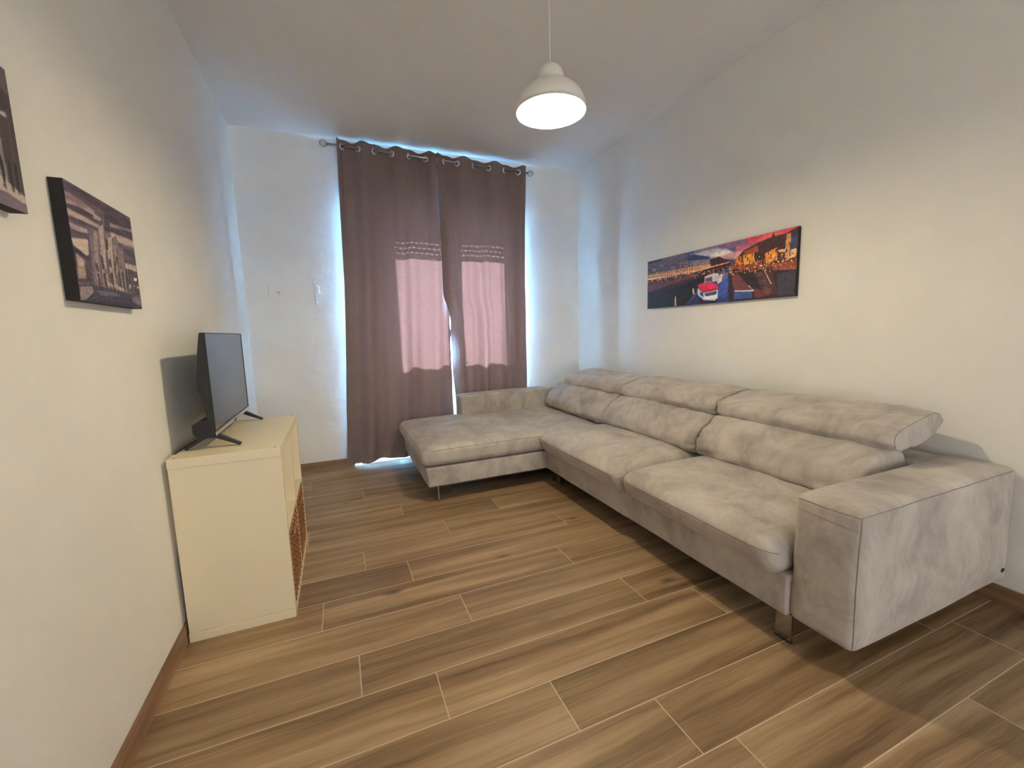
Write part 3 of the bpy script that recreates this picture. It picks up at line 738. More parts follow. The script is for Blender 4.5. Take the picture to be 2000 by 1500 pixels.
def curtain(label, ex, left_tab, right_tab, hem, seed, hook):
    """ex: x of the eyelets along the rod; fabric passes behind the rod between ex[1],ex[2] etc."""
    # phase grows by pi at every eyelet; wave<0 -> in front
    n_u, n_v = 300, 110
    xs0, xs1 = left_tab[0][1], right_tab[0][1]
    knots = [(xs0, 0.0)]
    start = 0.5 if hook else 0.62
    for i, e in enumerate(ex): knots.append((e, (i + start) * math.pi))
    knots.append((xs1, (len(ex) - 1 + start + 0.55) * math.pi))
    verts, faces = [], []
    rnd = random.Random(seed); ph = [rnd.uniform(0, 6.28) for _ in range(6)]
    for j in range(n_v + 1):
        v = j / n_v
        for i in range(n_u + 1):
            u = i / n_u
            xt = xs0 + (xs1 - xs0) * u
            phase = lerp_tab(knots, xt)
            ztop = rod_z(xt) + 0.050 + 0.010 * math.cos(phase * 2 + 1.0) * 0.8
            zb = hem(u)
            z = ztop + (zb - ztop) * v
            xl, xr = lerp_tab(left_tab, 2.86 - z), lerp_tab(right_tab, 2.86 - z)
            x = xl + (xr - xl) * u
            # folds: regular at the top, fewer and broader lower down
            amp = 0.033 * (1 - 0.2 * v)
            top = -math.cos(phase - start * math.pi + math.pi / 2)
            low = math.sin(u * 2 * math.pi * 3.3 + ph[0] + 0.8 * math.sin(v * 2.2 + ph[1])) * 0.75 + 0.45 * math.sin(u * 2 * math.pi * 6.1 + ph[2] + 0.9 * v)
            w = min(1.0, v * 1.5) ** 0.8 * 0.8
            low *= 1.35 + 0.6 * min(1, u / 0.2) * min(1, (1 - u) / 0.2)
            f = (1 - w) * top + w * low
            y = RY + amp * f + 0.012 * noise.noise(Vector((u * 5, v * 7, seed)))
            # sharp pressed pleat lines
            y -= 0.003 * math.exp(-((u * 7.3 + ph[3]) % 1.0 - 0.5) ** 2 / 0.006) * min(1, v * 3)
            # creases from folding in the packet
            for zc, s in ((1.29, 1), (2.02, 0.6), (0.63, 0.8)):
                y += 0.0022 * s * math.exp(-((z - zc + 0.02 * math.sin(u * 9)) / 0.012) ** 2)
            y += 0.02 * v
            if hook: y += 0.03 * min(1, v * 4) * max(0, (u - 0.93) / 0.07)
            x += 0.006 * math.sin(v * 9 + u * 7 + ph[4]) * v
            verts.append((x, y, z))
    for j in range(n_v):
        for i in range(n_u):
            a = j * (n_u + 1) + i
            faces.append((a, a + 1, a + n_u + 2, a + n_u + 1))
    root = thing('curtain', label, 'curtain', ((xs0 + xs1) / 2, RY, 0.05), 'eyelet curtains')
    me = bpy.data.meshes.new('fabric'); me.from_pydata(verts, [], faces); me.update()
    for p in me.polygons: p.use_smooth = True
    link('fabric', me, M_CURTAIN, root)
    # hem: folded double strip
    hv, hf = [], []
    for i in range(n_u + 1):
        a = Vector(verts[n_v * (n_u + 1) + i])
        for dy, dz in ((-0.0015, 0.0), (-0.0022, 0.0), (-0.0015, 0.045)):
            hv.append((a.x, a.y + dy, a.z + dz))
    for k, e in enumerate(ex):
        bm = bmesh.new()
        sgn = 1 if k % 2 == 0 else -1
        add_torus(bm, (e, RY, rod_z(e) - 0.008), 0.0215, 0.0065, (1, -0.95 * sgn, 0), 24, 8)
        obj('eyelet', bm, M_EYELET, root, smooth=True)
    adopt(root)
    return root
M_EYELET = simple('pale_metal_eyelet', (0.86, 0.88, 0.92), 0.25, 0.6, var=0.02)
exL = [0.165, 0.294, 0.424, 0.574, 0.722, 0.873, 0.985]
exR = [1.045, 1.166, 1.325, 1.480, 1.639, 1.79]
def hemL(u): return 0.028 + 0.012 * max(0, min(1, (u - 0.17) * 30)) + 0.004 * math.sin(u * 25)
def hemR(u): return 0.04 + 0.006 * math.sin(u * 17)
curtain('mauve brown eyelet curtain hanging left, its hem showing beside the chaise', exL,
        [(0, 0.125), (0.4, 0.118), (1.2, 0.10), (2.0, 0.065), (2.5, 0.035), (2.85, 0.005)],
        [(0, 1.035), (0.8, 1.050), (1.4, 1.046), (1.55, 1.032), (1.66, 1.040), (1.75, 1.030), (2.0, 1.034), (2.05, 1.040), (2.3, 1.032), (2.85, 1.032)], hemL, 3, False)
curtain('mauve brown eyelet curtain hanging right, above the sofa armrest', exR,
        [(0, 0.972), (0.6, 0.975), (1.3, 0.985), (1.45, 1.036), (1.55, 1.046), (1.66, 1.036), (1.8, 1.052), (2.05, 1.040), (2.3, 1.056), (2.85, 1.07)],
        [(0, 1.862), (1.2, 1.850), (2.85, 1.835)], hemR, 8, True)

# ------------------------------------------------------------------ pendant lamp
LXp, LYp, LZp = 0.965, 1.80, 2.176
lamp = thing('pendant_lamp', 'white dome pendant lamp, lit, hanging from the ceiling', 'lamp', (LXp, LYp, LZp))
outer = []
for i in range(19):
    a = math.radians(i * 90 / 18)
    outer.append((0.156 * math.cos(a) ** 0.85 if i < 18 else 0, 0.122 * math.sin(a)))
outer = [p for p in outer if p[0] > 0.064]
neck = [(0.066, 0.116), (0.063, 0.128)] + [(0.060 * math.cos(math.radians(b)) ** 0.75, 0.138 + 0.054 * math.sin(math.radians(b))) for b in range(5, 90, 8)] + [(0.0, 0.192)]
prof = outer + neck
inner = [(max(0.0, r - 0.003), z - 0.0025) for r, z in prof[::-1]]
inner[-1] = (0.1535, 0.0)
ring = [(0.156, 0.0), (0.158, -0.002), (0.157, -0.005), (0.1535, -0.004)]
bm = lathe(inner + ring[::-1] + prof, 72, (0, 0, 0))
bm.faces.ensure_lookup_table()
for i, f in enumerate(bm.faces):
    if i < 72 * (len(inner) - 1): f.material_index = 1
bmesh.ops.translate(bm, vec=(LXp, LYp, LZp), verts=bm.verts[:])
obj('lamp_shade', bm, [M_SHADE, M_SHADE_IN], lamp, smooth=True)
bp = [(0.0, -0.002)] + [(0.040 * math.sin(math.radians(a)), 0.040 - 0.042 * math.cos(math.radians(a))) for a in range(12, 130, 10)] + [(0.018, 0.085), (0.014, 0.10), (0.0, 0.10)]
bm = lathe(bp, 32, (LXp, LYp, LZp + 0.0))
obj('bulb', bm, M_BULB, lamp, smooth=True)
obj('socket', lathe([(0.0, 0.096), (0.022, 0.098), (0.022, 0.165), (0.0, 0.168)], 24, (LXp, LYp, LZp)), M_CORD, lamp)
obj('cord', tube([(LXp, LYp, LZp + 0.19), (LXp, LYp, ZC - 0.02)], 0.0020, 8), M_CORD, lamp)
obj('ceiling_cup', lathe([(0.0, -0.045), (0.012, -0.045), (0.035, -0.02), (0.042, 0.0), (0.0, 0.0)], 32, (LXp, LYp, ZC)), M_CORD, lamp, smooth=True)
adopt(lamp)

# unseen casing added around the rear fill light; the wall has no opening
bm = bmesh.new()
add_box(bm, -0.05, 0.03, FY, FY + 0.03, 0.0, 2.33)
add_box(bm, 1.97, 2.05, FY, FY + 0.03, 0.0, 2.33)
add_box(bm, 0.03, 1.97, FY, FY + 0.03, 2.26, 2.33)
struct(obj('trim_2', bm, M_FRAME), 'white casing added around the fill light behind the viewer')

# ------------------------------------------------------------------ cabinet
CX0, CX1, CY0, CY1, CZ = -0.632, -0.248, 1.945, 2.735, 0.757
cab = thing('storage_cabinet', 'cream white cube shelf cabinet against the left wall, two cubes open, carrying the television', 'cabinet', ((CX0 + CX1) / 2, (CY0 + CY1) / 2, 0))
T = 0.038
obj('top_panel', box(CX0, CX1, CY0, CY1, CZ - T, CZ, 0.0012, 2), M_CREAM, cab)
obj('bottom_panel', box(CX0, CX1, CY0, CY1, 0.0, T, 0.0012, 2), M_CREAM, cab)
obj('side_panel', box(CX0 + 0.001, CX1 - 0.001, CY0 + 0.0030, CY0 + T, T + 0.001, CZ - T - 0.001, 0.0008, 1), M_CREAM, cab)
obj('side_panel', box(CX0 + 0.001, CX1 - 0.001, CY1 - T, CY1 - 0.0015, T, CZ - T, 0.0008, 1), M_CREAM, cab)
ZS = (T + CZ - T) / 2; YS = (CY0 + CY1) / 2
obj('shelf', box(CX0 + 0.001, CX1 - 0.001, CY0 + T, CY1 - T, ZS - 0.008, ZS + 0.008), M_CREAM, cab)
obj('divider', box(CX0 + 0.001, CX1 - 0.001, YS - 0.008, YS + 0.008, ZS + 0.008, CZ - T), M_CREAM, cab)
obj('divider', box(CX0 + 0.001, CX1 - 0.001, YS - 0.008, YS + 0.008, T, ZS - 0.008), M_CREAM, cab)
for x, y in ((CX0 + 0.02, CY0 + 0.018), (CX1 - 0.02, CY0 + 0.018), (CX1 - 0.02, CY1 - 0.018), (CX0 + 0.02, CY1 - 0.018)):
    obj('screw_cap', lathe([(0.0, 0.0006), (0.005, 0.0006), (0.0055, 0.0), (0.0, -0.0005)], 12, (x, y, CZ)), M_CAP, cab)
adopt(cab)

def basket(y0, y1, label):
    root = thing('wicker_basket', label, 'basket', ((CX0 + CX1) / 2, (y0 + y1) / 2, T), 'wicker baskets in the cabinet')
    x0, x1, z0, z1 = CX0 + 0.02, CX1 - 0.006, T + 0.001, ZS - 0.022
    bm = bmesh.new()
    def wall(p0, p1, nrm):
        # woven strands: horizontal ropes that wave in and out around the stakes
        n_rows = 26
        for k in range(n_rows):
            z = z0 + (z1 - z0) * (k + 0.5) / n_rows
            pts = []
            for i in range(49):
                t = i / 48
                p = p0.lerp(p1, t)
                o = 0.0022 * math.sin(t * math.pi * 16 + k * math.pi)
                pts.append((p.x + nrm.x * o, p.y + nrm.y * o, z + 0.001 * math.sin(t * 31 + k)))
            add_tube(bm, pts, 0.0062, 6, cap=True)
    a = Vector((x1, y0, 0)); b = Vector((x1, y1, 0)); c = Vector((x0, y1, 0)); d = Vector((x0, y0, 0))
    wall(a, b, Vector((1, 0, 0))); wall(d, a, Vector((0, 1, 0))); wall(c, b, Vector((0, 1, 0)))
    wall(d, c, Vector((1, 0, 0)))
    add_box(bm, x0, x1, y0, y1, z0, z0 + 0.01)
    obj('woven_body', bm, M_WICKER, root, smooth=True)
    bm = bmesh.new()
    for s in range(2):
        pts = []
        for i in range(121):
            t = i / 120
            per = [Vector((x1, y0, z1)), Vector((x1, y1, z1)), Vector((x0, y1, z1)), Vector((x0, y0, z1)), Vector((x1, y0, z1))]
            k = min(3, int(t * 4)); p = per[k].lerp(per[k + 1], t * 4 - k)
            pts.append((p.x + 0.004 * math.cos(t * 180 + s * math.pi), p.y, p.z + 0.004 * math.sin(t * 180 + s * math.pi)))
        add_tube(bm, pts, 0.0055, 6)
    obj('rim', bm, M_WICKER, root, smooth=True)
    bm = bmesh.new()
    ym = (y0 + y1) / 2
    for k in range(22):
        y = ym - 0.075 + 0.15 * k / 21
        add_tube(bm, [(x1 + 0.006, y, z1 - 0.05), (x1 + 0.014, y + 0.002, z1 - 0.038), (x1 + 0.006, y + 0.004, z1 - 0.028)], 0.0035, 6)
    obj('handle', bm, M_WICKER, root, smooth=True)
    adopt(root)
basket(CY0 + T + 0.012, YS - 0.018, 'brown wicker basket in the lower cabinet cube nearer the viewer')
basket(YS + 0.018, CY1 - T - 0.012, 'brown wicker basket in the lower cabinet cube nearer the curtains')

# ------------------------------------------------------------------ television
tv = thing('television', 'black flat screen television on splayed feet on top of the cream cabinet', 'television', (-0.50, 2.405, CZ))
TX, TY0, TY1, TZ0, TZ1 = -0.487, 2.05, 2.765, 0.812, 1.236
bm = bmesh.new()
prof = [(0.0, TZ0), (0.0, TZ1), (-0.012, TZ1), (-0.016, TZ1 - 0.006), (-0.030, TZ1 - 0.08), (-0.046, TZ1 - 0.20), (-0.048, TZ1 - 0.235), (-0.036, TZ1 - 0.262), (-0.022, TZ0 + 0.070), (-0.012, TZ0 + 0.062), (-0.012, TZ0)]
# shell: the bulge fades towards both ends
N = 16; rings = []
for i in range(N + 1):
    y = TY0 + 0.0 + (TY1 - TY0) * i / N
    k = 1.0 if 0 < i < N else 0.86
    rings.append([bm.verts.new((TX - 0.004 + (px if px > -0.013 else -0.012 + (px + 0.012) * k), y, pz)) for px, pz in prof])
for a, b in zip(rings, rings[1:]):
    for i in range(len(prof)):
        j = (i + 1) % len(prof); bm.faces.new((a[i], a[j], b[j], b[i]))
bm.faces.new(rings[0]); bm.faces.new(rings[-1][::-1])
obj('back_shell', bm, M_MATBLACK, tv)
obj('screen', box(TX - 0.004, TX - 0.0012, TY0 + 0.006, TY1 - 0.006, TZ0 + 0.020, TZ1 - 0.005), M_SCREEN, tv)
bm = bmesh.new()
add_box(bm, TX - 0.004, TX + 0.001, TY0, TY0 + 0.006, TZ0, TZ1, 0.0008, 1)
add_box(bm, TX - 0.004, TX + 0.001, TY1 - 0.006, TY1, TZ0, TZ1, 0.0008, 1)
add_box(bm, TX - 0.004, TX + 0.001, TY0, TY1, TZ1 - 0.005, TZ1, 0.0008, 1)
obj('bezel', bm, M_BLACK, tv)
bm = bmesh.new(); add_box(bm, TX - 0.004, TX + 0.0025, TY0, TY1, TZ0, TZ0 + 0.016, 0.0015, 2)
o = obj('chin_strip', bm, M_SILVER, tv); o['label'] = 'silver strip under the screen'
bm = bmesh.new(); add_box(bm, TX + 0.002, TX + 0.004, 2.385, 2.425, TZ0 + 0.001, TZ0 + 0.010, 0.0008, 1)
obj('sensor_window', bm, M_BLACK, tv)
# connector housing low on the back
bm = bmesh.new(); prism(bm, [(TX - 0.012, TZ0 - 0.004), (TX - 0.012, TZ0 + 0.064), (TX - 0.052, TZ0 + 0.066), (TX - 0.082, TZ0 + 0.050), (TX - 0.082, TZ0 + 0.012), (TX - 0.068, TZ0 - 0.004)], 'y', TY0 + 0.012, TY1 - 0.012)
obj('rear_housing', bm, M_MATBLACK, tv)
for y in (2.085, 2.672):
    bm = bmesh.new()
    def legpart(x0, z0, x1, z1, w0, w1):
        d = Vector((x1 - x0, 0, z1 - z0)); n = Vector((-d.z, 0, d.x)).normalized()
        P = [(x0 - n.x * w0, z0 - n.z * w0), (x0 + n.x * w0, z0 + n.z * w0), (x1 + n.x * w1, z1 + n.z * w1), (x1 - n.x * w1, z1 - n.z * w1)]
        prism(bm, P, 'y', y - 0.011, y + 0.011)
    legpart(TX - 0.030, TZ0 + 0.006, TX - 0.118, CZ + 0.0045, 0.011, 0.0045)
    legpart(TX - 0.024, TZ0 + 0.006, TX + 0.078, CZ + 0.0045, 0.011, 0.0045)
    add_box(bm, TX - 0.05, TX - 0.006, y - 0.011, y + 0.011, TZ0 - 0.012, TZ0 + 0.02, 0.003, 2)
    obj('foot', bm, M_BLACK, tv)
adopt(tv)
pts = [(TX - 0.07, 2.30, TZ0 + 0.02), (TX - 0.10, 2.27, CZ + 0.02), (-0.618, 2.20, CZ + 0.0045), (-0.622, 2.10, CZ + 0.0045), (-0.6265, 2.03, CZ + 0.002), (-0.6375, 2.03, CZ - 0.02), (-0.638, 2.03, 0.4), (-0.638, 2.03, 0.1)]
tag(obj('power_cable', tube(pts, 0.003, 8), M_BLACK, smooth=True), 'thin black cable running off the back of the cabinet behind the television', 'cable')

# ------------------------------------------------------------------ canvas pictures
def hgrid(W, H, base):
    return np.tile(np.array(base, dtype=np.float32), (H, W, 1))

def fill(img, col, pts):
    H, W, _ = img.shape
    X, Y = np.meshgrid((np.arange(W) + 0.5) / W, (np.arange(H) + 0.5) / H)
    ins = np.zeros((H, W), bool); n = len(pts)
    for i in range(n):
        x0, y0 = pts[i]; x1, y1 = pts[(i + 1) % n]
        if y0 == y1: continue
        c = ((y0 > Y) != (y1 > Y)) & (X < (x1 - x0) * (Y - y0) / (y1 - y0) + x0)
        ins ^= c
    img[ins] = col
    return ins

def blur(img, k=1):
    for _ in range(k):
        p = np.pad(img, ((1, 1), (1, 1), (0, 0)), mode='edge')
        img = (p[:-2, 1:-1] + p[2:, 1:-1] + p[1:-1, :-2] + p[1:-1, 2:] + 2 * p[1:-1, 1:-1]) / 6
    return img

def vnoise(H, W, sx, sy, rng):
    """smooth value noise, cells sx by sy of the picture"""
    gh, gw = max(2, int(sy) + 2), max(2, int(sx) + 2)
    g = rng.random((gh, gw)); ys = np.linspace(0, gh - 1.001, H); xs = np.linspace(0, gw - 1.001, W)
    y0 = ys.astype(int); x0 = xs.astype(int); fy = (ys - y0)[:, None]; fx = (xs - x0)[None, :]
    fy = fy * fy * (3 - 2 * fy); fx = fx * fx * (3 - 2 * fx)
    a = g[y0][:, x0]; b = g[y0][:, x0 + 1]; c = g[y0 + 1][:, x0]; d = g[y0 + 1][:, x0 + 1]
    return (a * (1 - fx) + b * fx) * (1 - fy) + (c * (1 - fx) + d * fx) * fy

def picture_mesh(name, img, P, m, parent, gain):
    """img HxWx3 sRGB 0..255; P(u,v) -> world point, v down"""
    H, W, _ = img.shape
    lin = np.clip(img / 255.0, 0, 1); lin = np.where(lin <= 0.04045, lin / 12.92, ((lin + 0.055) / 1.055) ** 2.4) * gain
    verts = [P(i / W, j / H) for j in range(H + 1) for i in range(W + 1)]
    faces = [(j * (W + 1) + i, j * (W + 1) + i + 1, (j + 1) * (W + 1) + i + 1, (j + 1) * (W + 1) + i) for j in range(H) for i in range(W)]
    me = bpy.data.meshes.new(name); me.from_pydata(verts, [], faces)
    at = me.color_attributes.new('ink', 'FLOAT_COLOR', 'CORNER')
    arr = np.ones((H * W, 4), dtype=np.float32); arr[:, :3] = np.clip(lin.reshape(-1, 3), 0, 0.95)
    at.data.foreach_set('color', np.repeat(arr, 4, axis=0).ravel()); me.update()
    return link(name, me, m, parent)

def river_image():
    W, H = 460, 140; rng = np.random.default_rng(5)
    img = hgrid(W, H, (80, 76, 110))
    for k, (c, p) in enumerate(RIVER_SHAPES):
        fill(img, c, p)
        if k == 9: img = blur(img, 5)
    img = blur(img, 1)
    def uvrect(u0, v0, u1, v1, c): img[int(v0 * H):max(int(v0 * H) + 1, int(v1 * H)), int(u0 * W):max(int(u0 * W) + 1, int(u1 * W))] = c
    r = random.Random(4)
    # windows of the left houses, in rows that fall towards the distance
    for row in range(4):
        for k in range(22):
            u = 0.012 + k * 0.0185
            if u > 0.40: continue
            vt = 0.02 + 0.02 * math.sin(u * 9) + u * 0.30; vb = 0.34 + u * 0.12
            v = vt + 0.05 + (vb - vt) * (row + 0.15) / 4.2
            c = (44, 42, 66) if r.random() < 0.8 else (150, 128, 120)
            uvrect(u, v, u + 0.0065, v + 0.042 - u * 0.05, c)
            uvrect(u - 0.003, v + 0.045 - u * 0.05, u + 0.011, v + 0.052 - u * 0.05, (62, 56, 78))
    # lights along both banks
    for k in range(240):
        u = r.random() * 0.60; v = 0.42 - 0.02 * u + r.gauss(0, 0.022) + (0.03 if u > 0.4 else 0)
        c = r.choice([(246, 210, 150), (236, 160, 96), (190, 96, 60), (90, 56, 56), (60, 44, 54)])
        uvrect(u, v, u + 0.004, v + 0.014, c)
    for k in range(420):
        u = 0.60 + r.random() * 0.40; v = 0.50 - (u - 0.6) * 0.35 * r.random() + r.gauss(0, 0.05)
        c = r.choice([(240, 180, 90), (214, 110, 46), (150, 60, 36), (70, 42, 44), (52, 34, 40), (236, 206, 160)])
        uvrect(u, v, u + 0.004, v + 0.016, c)
    for k in range(26):     # windows of the right houses
        u = 0.66 + k * 0.0125; v = 0.30 - (u - 0.66) * 0.35 + 0.05 * (k % 3)
        uvrect(u, v, u + 0.005, v + 0.05, (44, 34, 44))
    for k in range(30):     # railing
        u = 0.80 + k * 0.0068; uvrect(u, 0.50, u + 0.002, 0.585, (66, 34, 34))
    for k in range(11):     # stair treads
        u = 0.790 + k * 0.0060; v = 0.585 + k * 0.034; uvrect(u, v, u + 0.042, v + 0.010, (120, 84, 78))
    for k in range(9):      # second boat's stripes
        u = 0.545 + k * 0.0030
    n = vnoise(H, W, 60, 26, rng) * 0.6 + rng.random((H, W)) * 0.4
    img *= (0.80 + 0.40 * n)[:, :, None]
    return np.clip(img, 0, 255)

def cathedral_image():
    W, H = 300, 230; rng = np.random.default_rng(9)
    img = hgrid(W, H, (96, 84, 92))
    for k, (c, p) in enumerate(CATHEDRAL_SHAPES):
        fill(img, c, p)
        if k == 19: img = blur(img, 3)
    # cloud streaks
    st = 0.6 * vnoise(H, W, 5, 34, rng) + 0.4 * vnoise(H, W, 10, 80, rng) - 0.5
    front = np.zeros((H, W), bool)
    tmp = np.zeros((H, W, 3), np.float32)
    for c, p in CATHEDRAL_SHAPES[20:]: front |= fill(tmp, c, p)
    img[~front] += (st * 60)[:, :, None].repeat(3, 2)[~front]
    # stone tracery: buttresses, pointed windows and pinnacles of the front
    tr = np.sin(np.linspace(0, 240, W))[None, :] * 16 * np.ones((H, 1)) + (vnoise(H, W, 110, 90, rng) - 0.5) * 50
    img[front] += tr[:, :, None].repeat(3, 2)[front]
    for k in range(19):
        u = 0.335 + k * 0.031; top = 0.42 + 0.52 * abs(u - 0.60)
        if k % 2: top += 0.05
        c = (150, 138, 128) if k % 2 else (66, 56, 64)
        fill(img, c, [(u - 0.005, top + 0.10), (u, top - 0.02), (u + 0.005, top + 0.10), (u + 0.004, 0.86), (u - 0.004, 0.86)])
    for k in range(40):
        u = 0.35 + rng.random() * 0.55; v = 0.55 + rng.random() * 0.3
        fill(img, (52, 42, 50), [(u, v + 0.05), (u, v + 0.012), (u + 0.006, v), (u + 0.012, v + 0.012), (u + 0.012, v + 0.05)])
    img += ((vnoise(H, W, 150, 110, rng) - 0.5) * 34)[:, :, None]
    return np.clip(blur(img, 1) * np.array([0.93, 0.91, 0.98]), 0, 255)

def arcade_image():
    W, H = 190, 145; rng = np.random.default_rng(2)
    img = hgrid(W, H, (110, 98, 104))
    for k in range(9):      # receding piers and a pale vault
        u = 0.02 + k * 0.055
        fill(img, (64 + 6 * k, 56 + 6 * k, 62 + 6 * k), [(u, 0), (u + 0.03, 0.05), (u + 0.034, 0.86), (u, 0.92)])
    fill(img, (196, 184, 176), [(0.50, 0.18), (0.74, 0.10), (0.80, 0.80), (0.50, 0.80)])
    fill(img, (150, 138, 138), [(0.80, 0.05), (0.90, 0.0), (0.93, 0.84), (0.80, 0.80)])
    fill(img, (78, 66, 66), [(0.86, 0.16), (1.0, 0.10), (1.0, 0.88), (0.88, 0.83)])
    fill(img, (104, 90, 92), [(0.90, 0.0), (1.0, 0.0), (1.0, 0.16), (0.90, 0.22)])
    fill(img, (60, 52, 54), [(0.82, 0.20), (0.96, 0.16), (0.97, 0.30), (0.83, 0.33)])
    fill(img, (216, 206, 200), [(0.90, 0.33), (0.945, 0.325), (0.945, 0.355), (0.90, 0.36)])
    for u, w in ((0.972, 0.004), (0.955, 0.003), (0.987, 0.003)):
        fill(img, (130, 116, 112), [(u, 0.3), (u + w, 0.3), (u + w, 0.86), (u, 0.86)])
    fill(img, (206, 192, 176), [(0.3, 0.86), (0.82, 0.80), (1.0, 0.88), (1.0, 0.93), (0.6, 0.92), (0.3, 0.95)])
    fill(img, (130, 116, 122), [(0.3, 0.93), (0.85, 0.90), (1.0, 0.94), (1.0, 1.0), (0.3, 1.0)])
    for u in (0.845, 0.905, 0.952, 0.79):      # dark strolling figures
        fill(img, (34, 30, 32), [(u - 0.012, 0.70), (u - 0.005, 0.655), (u + 0.004, 0.655), (u + 0.013, 0.70), (u + 0.010, 0.80), (u + 0.008, 0.885), (u + 0.001, 0.885), (u - 0.001, 0.81), (u - 0.005, 0.875), (u - 0.011, 0.87), (u - 0.010, 0.80)])
    img += ((rng.random((H, W)) - 0.5) * 26)[:, :, None]
    return np.clip(blur(img, 1) * np.array([0.9, 0.9, 0.95]), 0, 255)

def left_canvas(y0, y1, z0, z1, label, img, gain):
    xb0, xb1 = LX(y0) + 0.001, LX(y1) + 0.001; t = 0.029
    root = thing('canvas_picture', label, 'picture', (xb0, (y0 + y1) / 2, z0), 'monochrome canvases on the left wall')
    bm = bmesh.new(); prism(bm, [(xb0, y0), (xb1, y1), (xb1 + t, y1), (xb0 + t, y0)], 'z', z0, z1)
    obj('canvas_edge', bm, M_CANVAS_EDGE, root)
    P = lambda u, v: (xb0 + (xb1 - xb0) * u + t + 0.0006, y0 + (y1 - y0) * u, z1 + (z0 - z1) * v)
    picture_mesh('print', img, P, M_PRINT_B, root, gain)
    adopt(root)
left_canvas(1.478, 1.873, 1.319, 1.625, 'black and white canvas of a gothic church on the left wall', cathedral_image(), 1.1)
left_canvas(0.915, 1.312, 1.494, 1.790, 'black and white canvas of an arcade with figures, cut by the left edge', arcade_image(), 1.0)

root = thing('canvas_picture', 'wide colour canvas of a canal at dusk above the sofa on the right wall', 'picture', (RX, 2.34, 1.36))
RXF = RX - 0.024; Y0, Y1, Z0, Z1 = 1.690, 2.965, 1.362, 1.756
obj('canvas_edge', box(RXF, RX - 0.0005, Y0, Y1, Z0, Z1), M_CANVAS_EDGE, root)
picture_mesh('print', river_image(), lambda u, v: (RXF - 0.0006, Y1 + (Y0 - Y1) * u, Z1 + (Z0 - Z1) * v), M_PRINT_C, root, 1.3)
adopt(root)

# ------------------------------------------------------------------ corner sofa
sofa = thing('corner_sofa', 'grey beige suede corner sofa with chaise and raised headrests along the right wall', 'sofa', (1.8, 2.4, 0))

def soft_box(name, x0, x1, y0, y1, z0, z1, r, warp=None, step=0.03, parent=sofa, m=None):
    """dense rounded box; warp(x,y,z,u,v,w)->point with u,v,w in -1..1"""
    a, b, c = (x1 - x0) / 2, (y1 - y0) / 2, (z1 - z0) / 2
    cx, cy, cz = (x0 + x1) / 2, (y0 + y1) / 2, (z0 + z1) / 2
    def ticks(h):
        n = max(2, int((2 * h - 2 * r) / step)); core = [-h + r + (2 * h - 2 * r) * i / n for i in range(n + 1)]
        e = [r * (1 - math.cos(math.radians(q))) for q in (0, 22, 42, 60, 76)]
        lo = [-h + q for q in [0, r * .10, r * .3, r * .55, r * .8]]
        return lo + core + [-q for q in lo[::-1]]
    tx, ty, tz = ticks(a), ticks(b), ticks(c)
    bm = bmesh.new(); cache = {}
    def V(i, j, k):
        key = (i, j, k)
        if key in cache: return cache[key]
        p = Vector((tx[i], ty[j], tz[k]))
        q = Vector((max(-a + r, min(a - r, p.x)), max(-b + r, min(b - r, p.y)), max(-c + r, min(c - r, p.z))))
        d = p - q
        if d.length > 1e-9: p = q + d.normalized() * r
        w = (p.x + cx, p.y + cy, p.z + cz)
        if warp: w = warp(*w, p.x / a, p.y / b, p.z / c)
        cache[key] = bm.verts.new(w); return cache[key]
    nx, ny, nz = len(tx) - 1, len(ty) - 1, len(tz) - 1
    for i in range(nx):
        for j in range(ny):
            for k in (0, nz): bm.faces.new((V(i, j, k), V(i + 1, j, k), V(i + 1, j + 1, k), V(i, j + 1, k)))
    for i in range(nx):
        for k in range(nz):
            for j in (0, ny): bm.faces.new((V(i, j, k), V(i + 1, j, k), V(i + 1, j, k + 1), V(i, j, k + 1)))
    for j in range(ny):
        for k in range(nz):
            for i in (0, nx): bm.faces.new((V(i, j, k), V(i, j + 1, k), V(i, j + 1, k + 1), V(i, j, k + 1)))
    return obj(name, bm, m or M_SUEDE, parent, smooth=True)

def N3(x, y, z, s, seed=0.0): return noise.noise(Vector((x * s + seed, y * s - seed, z * s)))

# base under the seats
def w_base(x, y, z, u, v, w): return (x + 0.003 * N3(x, y, z, 5) + (0.004 if w < 0 and u < 0 else 0), y, z + 0.002 * N3(x, y, z, 4))
soft_box('seat_base', 1.458, 2.26, 0.960, 2.90, 0.125, 0.285, 0.012, w_base, 0.05)
soft_box('seat_base', 1.4565, 2.26, 1.895, 2.90, 0.1235, 0.2865, 0.012, w_base, 0.05)
def w_chb(x, y, z, u, v, w):
    d = 0.004 * N3(x, y, z, 6, 3)
    if v < -0.9: d += 0.004 * math.sin((x - 1.2) * 26) * max(0, (x - 1.15)) * 2
    return (x - 0.012 * max(0, w) * (1 if u < -0.9 else 0), y + d, z - 0.006 * max(0, -u) * 0.3)
soft_box('chaise_base', 0.525, 1.50, 2.885, 3.97, 0.125, 0.268, 0.014, w_chb, 0.04)
soft_box('chaise_base', 1.46, 2.26, 2.90, 3.97, 0.125, 0.268, 0.014, w_base, 0.06)
soft_box('back_base', 2.24, 2.50, 0.960, 3.985, 0.125, 0.595, 0.02, w_base, 0.06)
obj('underside', box(0.56, 2.46, 2.92, 3.95, 0.119, 0.13), M_UNDER, sofa)
obj('underside', box(1.51, 2.46, 0.79, 2.95, 0.119, 0.13), M_UNDER, sofa)

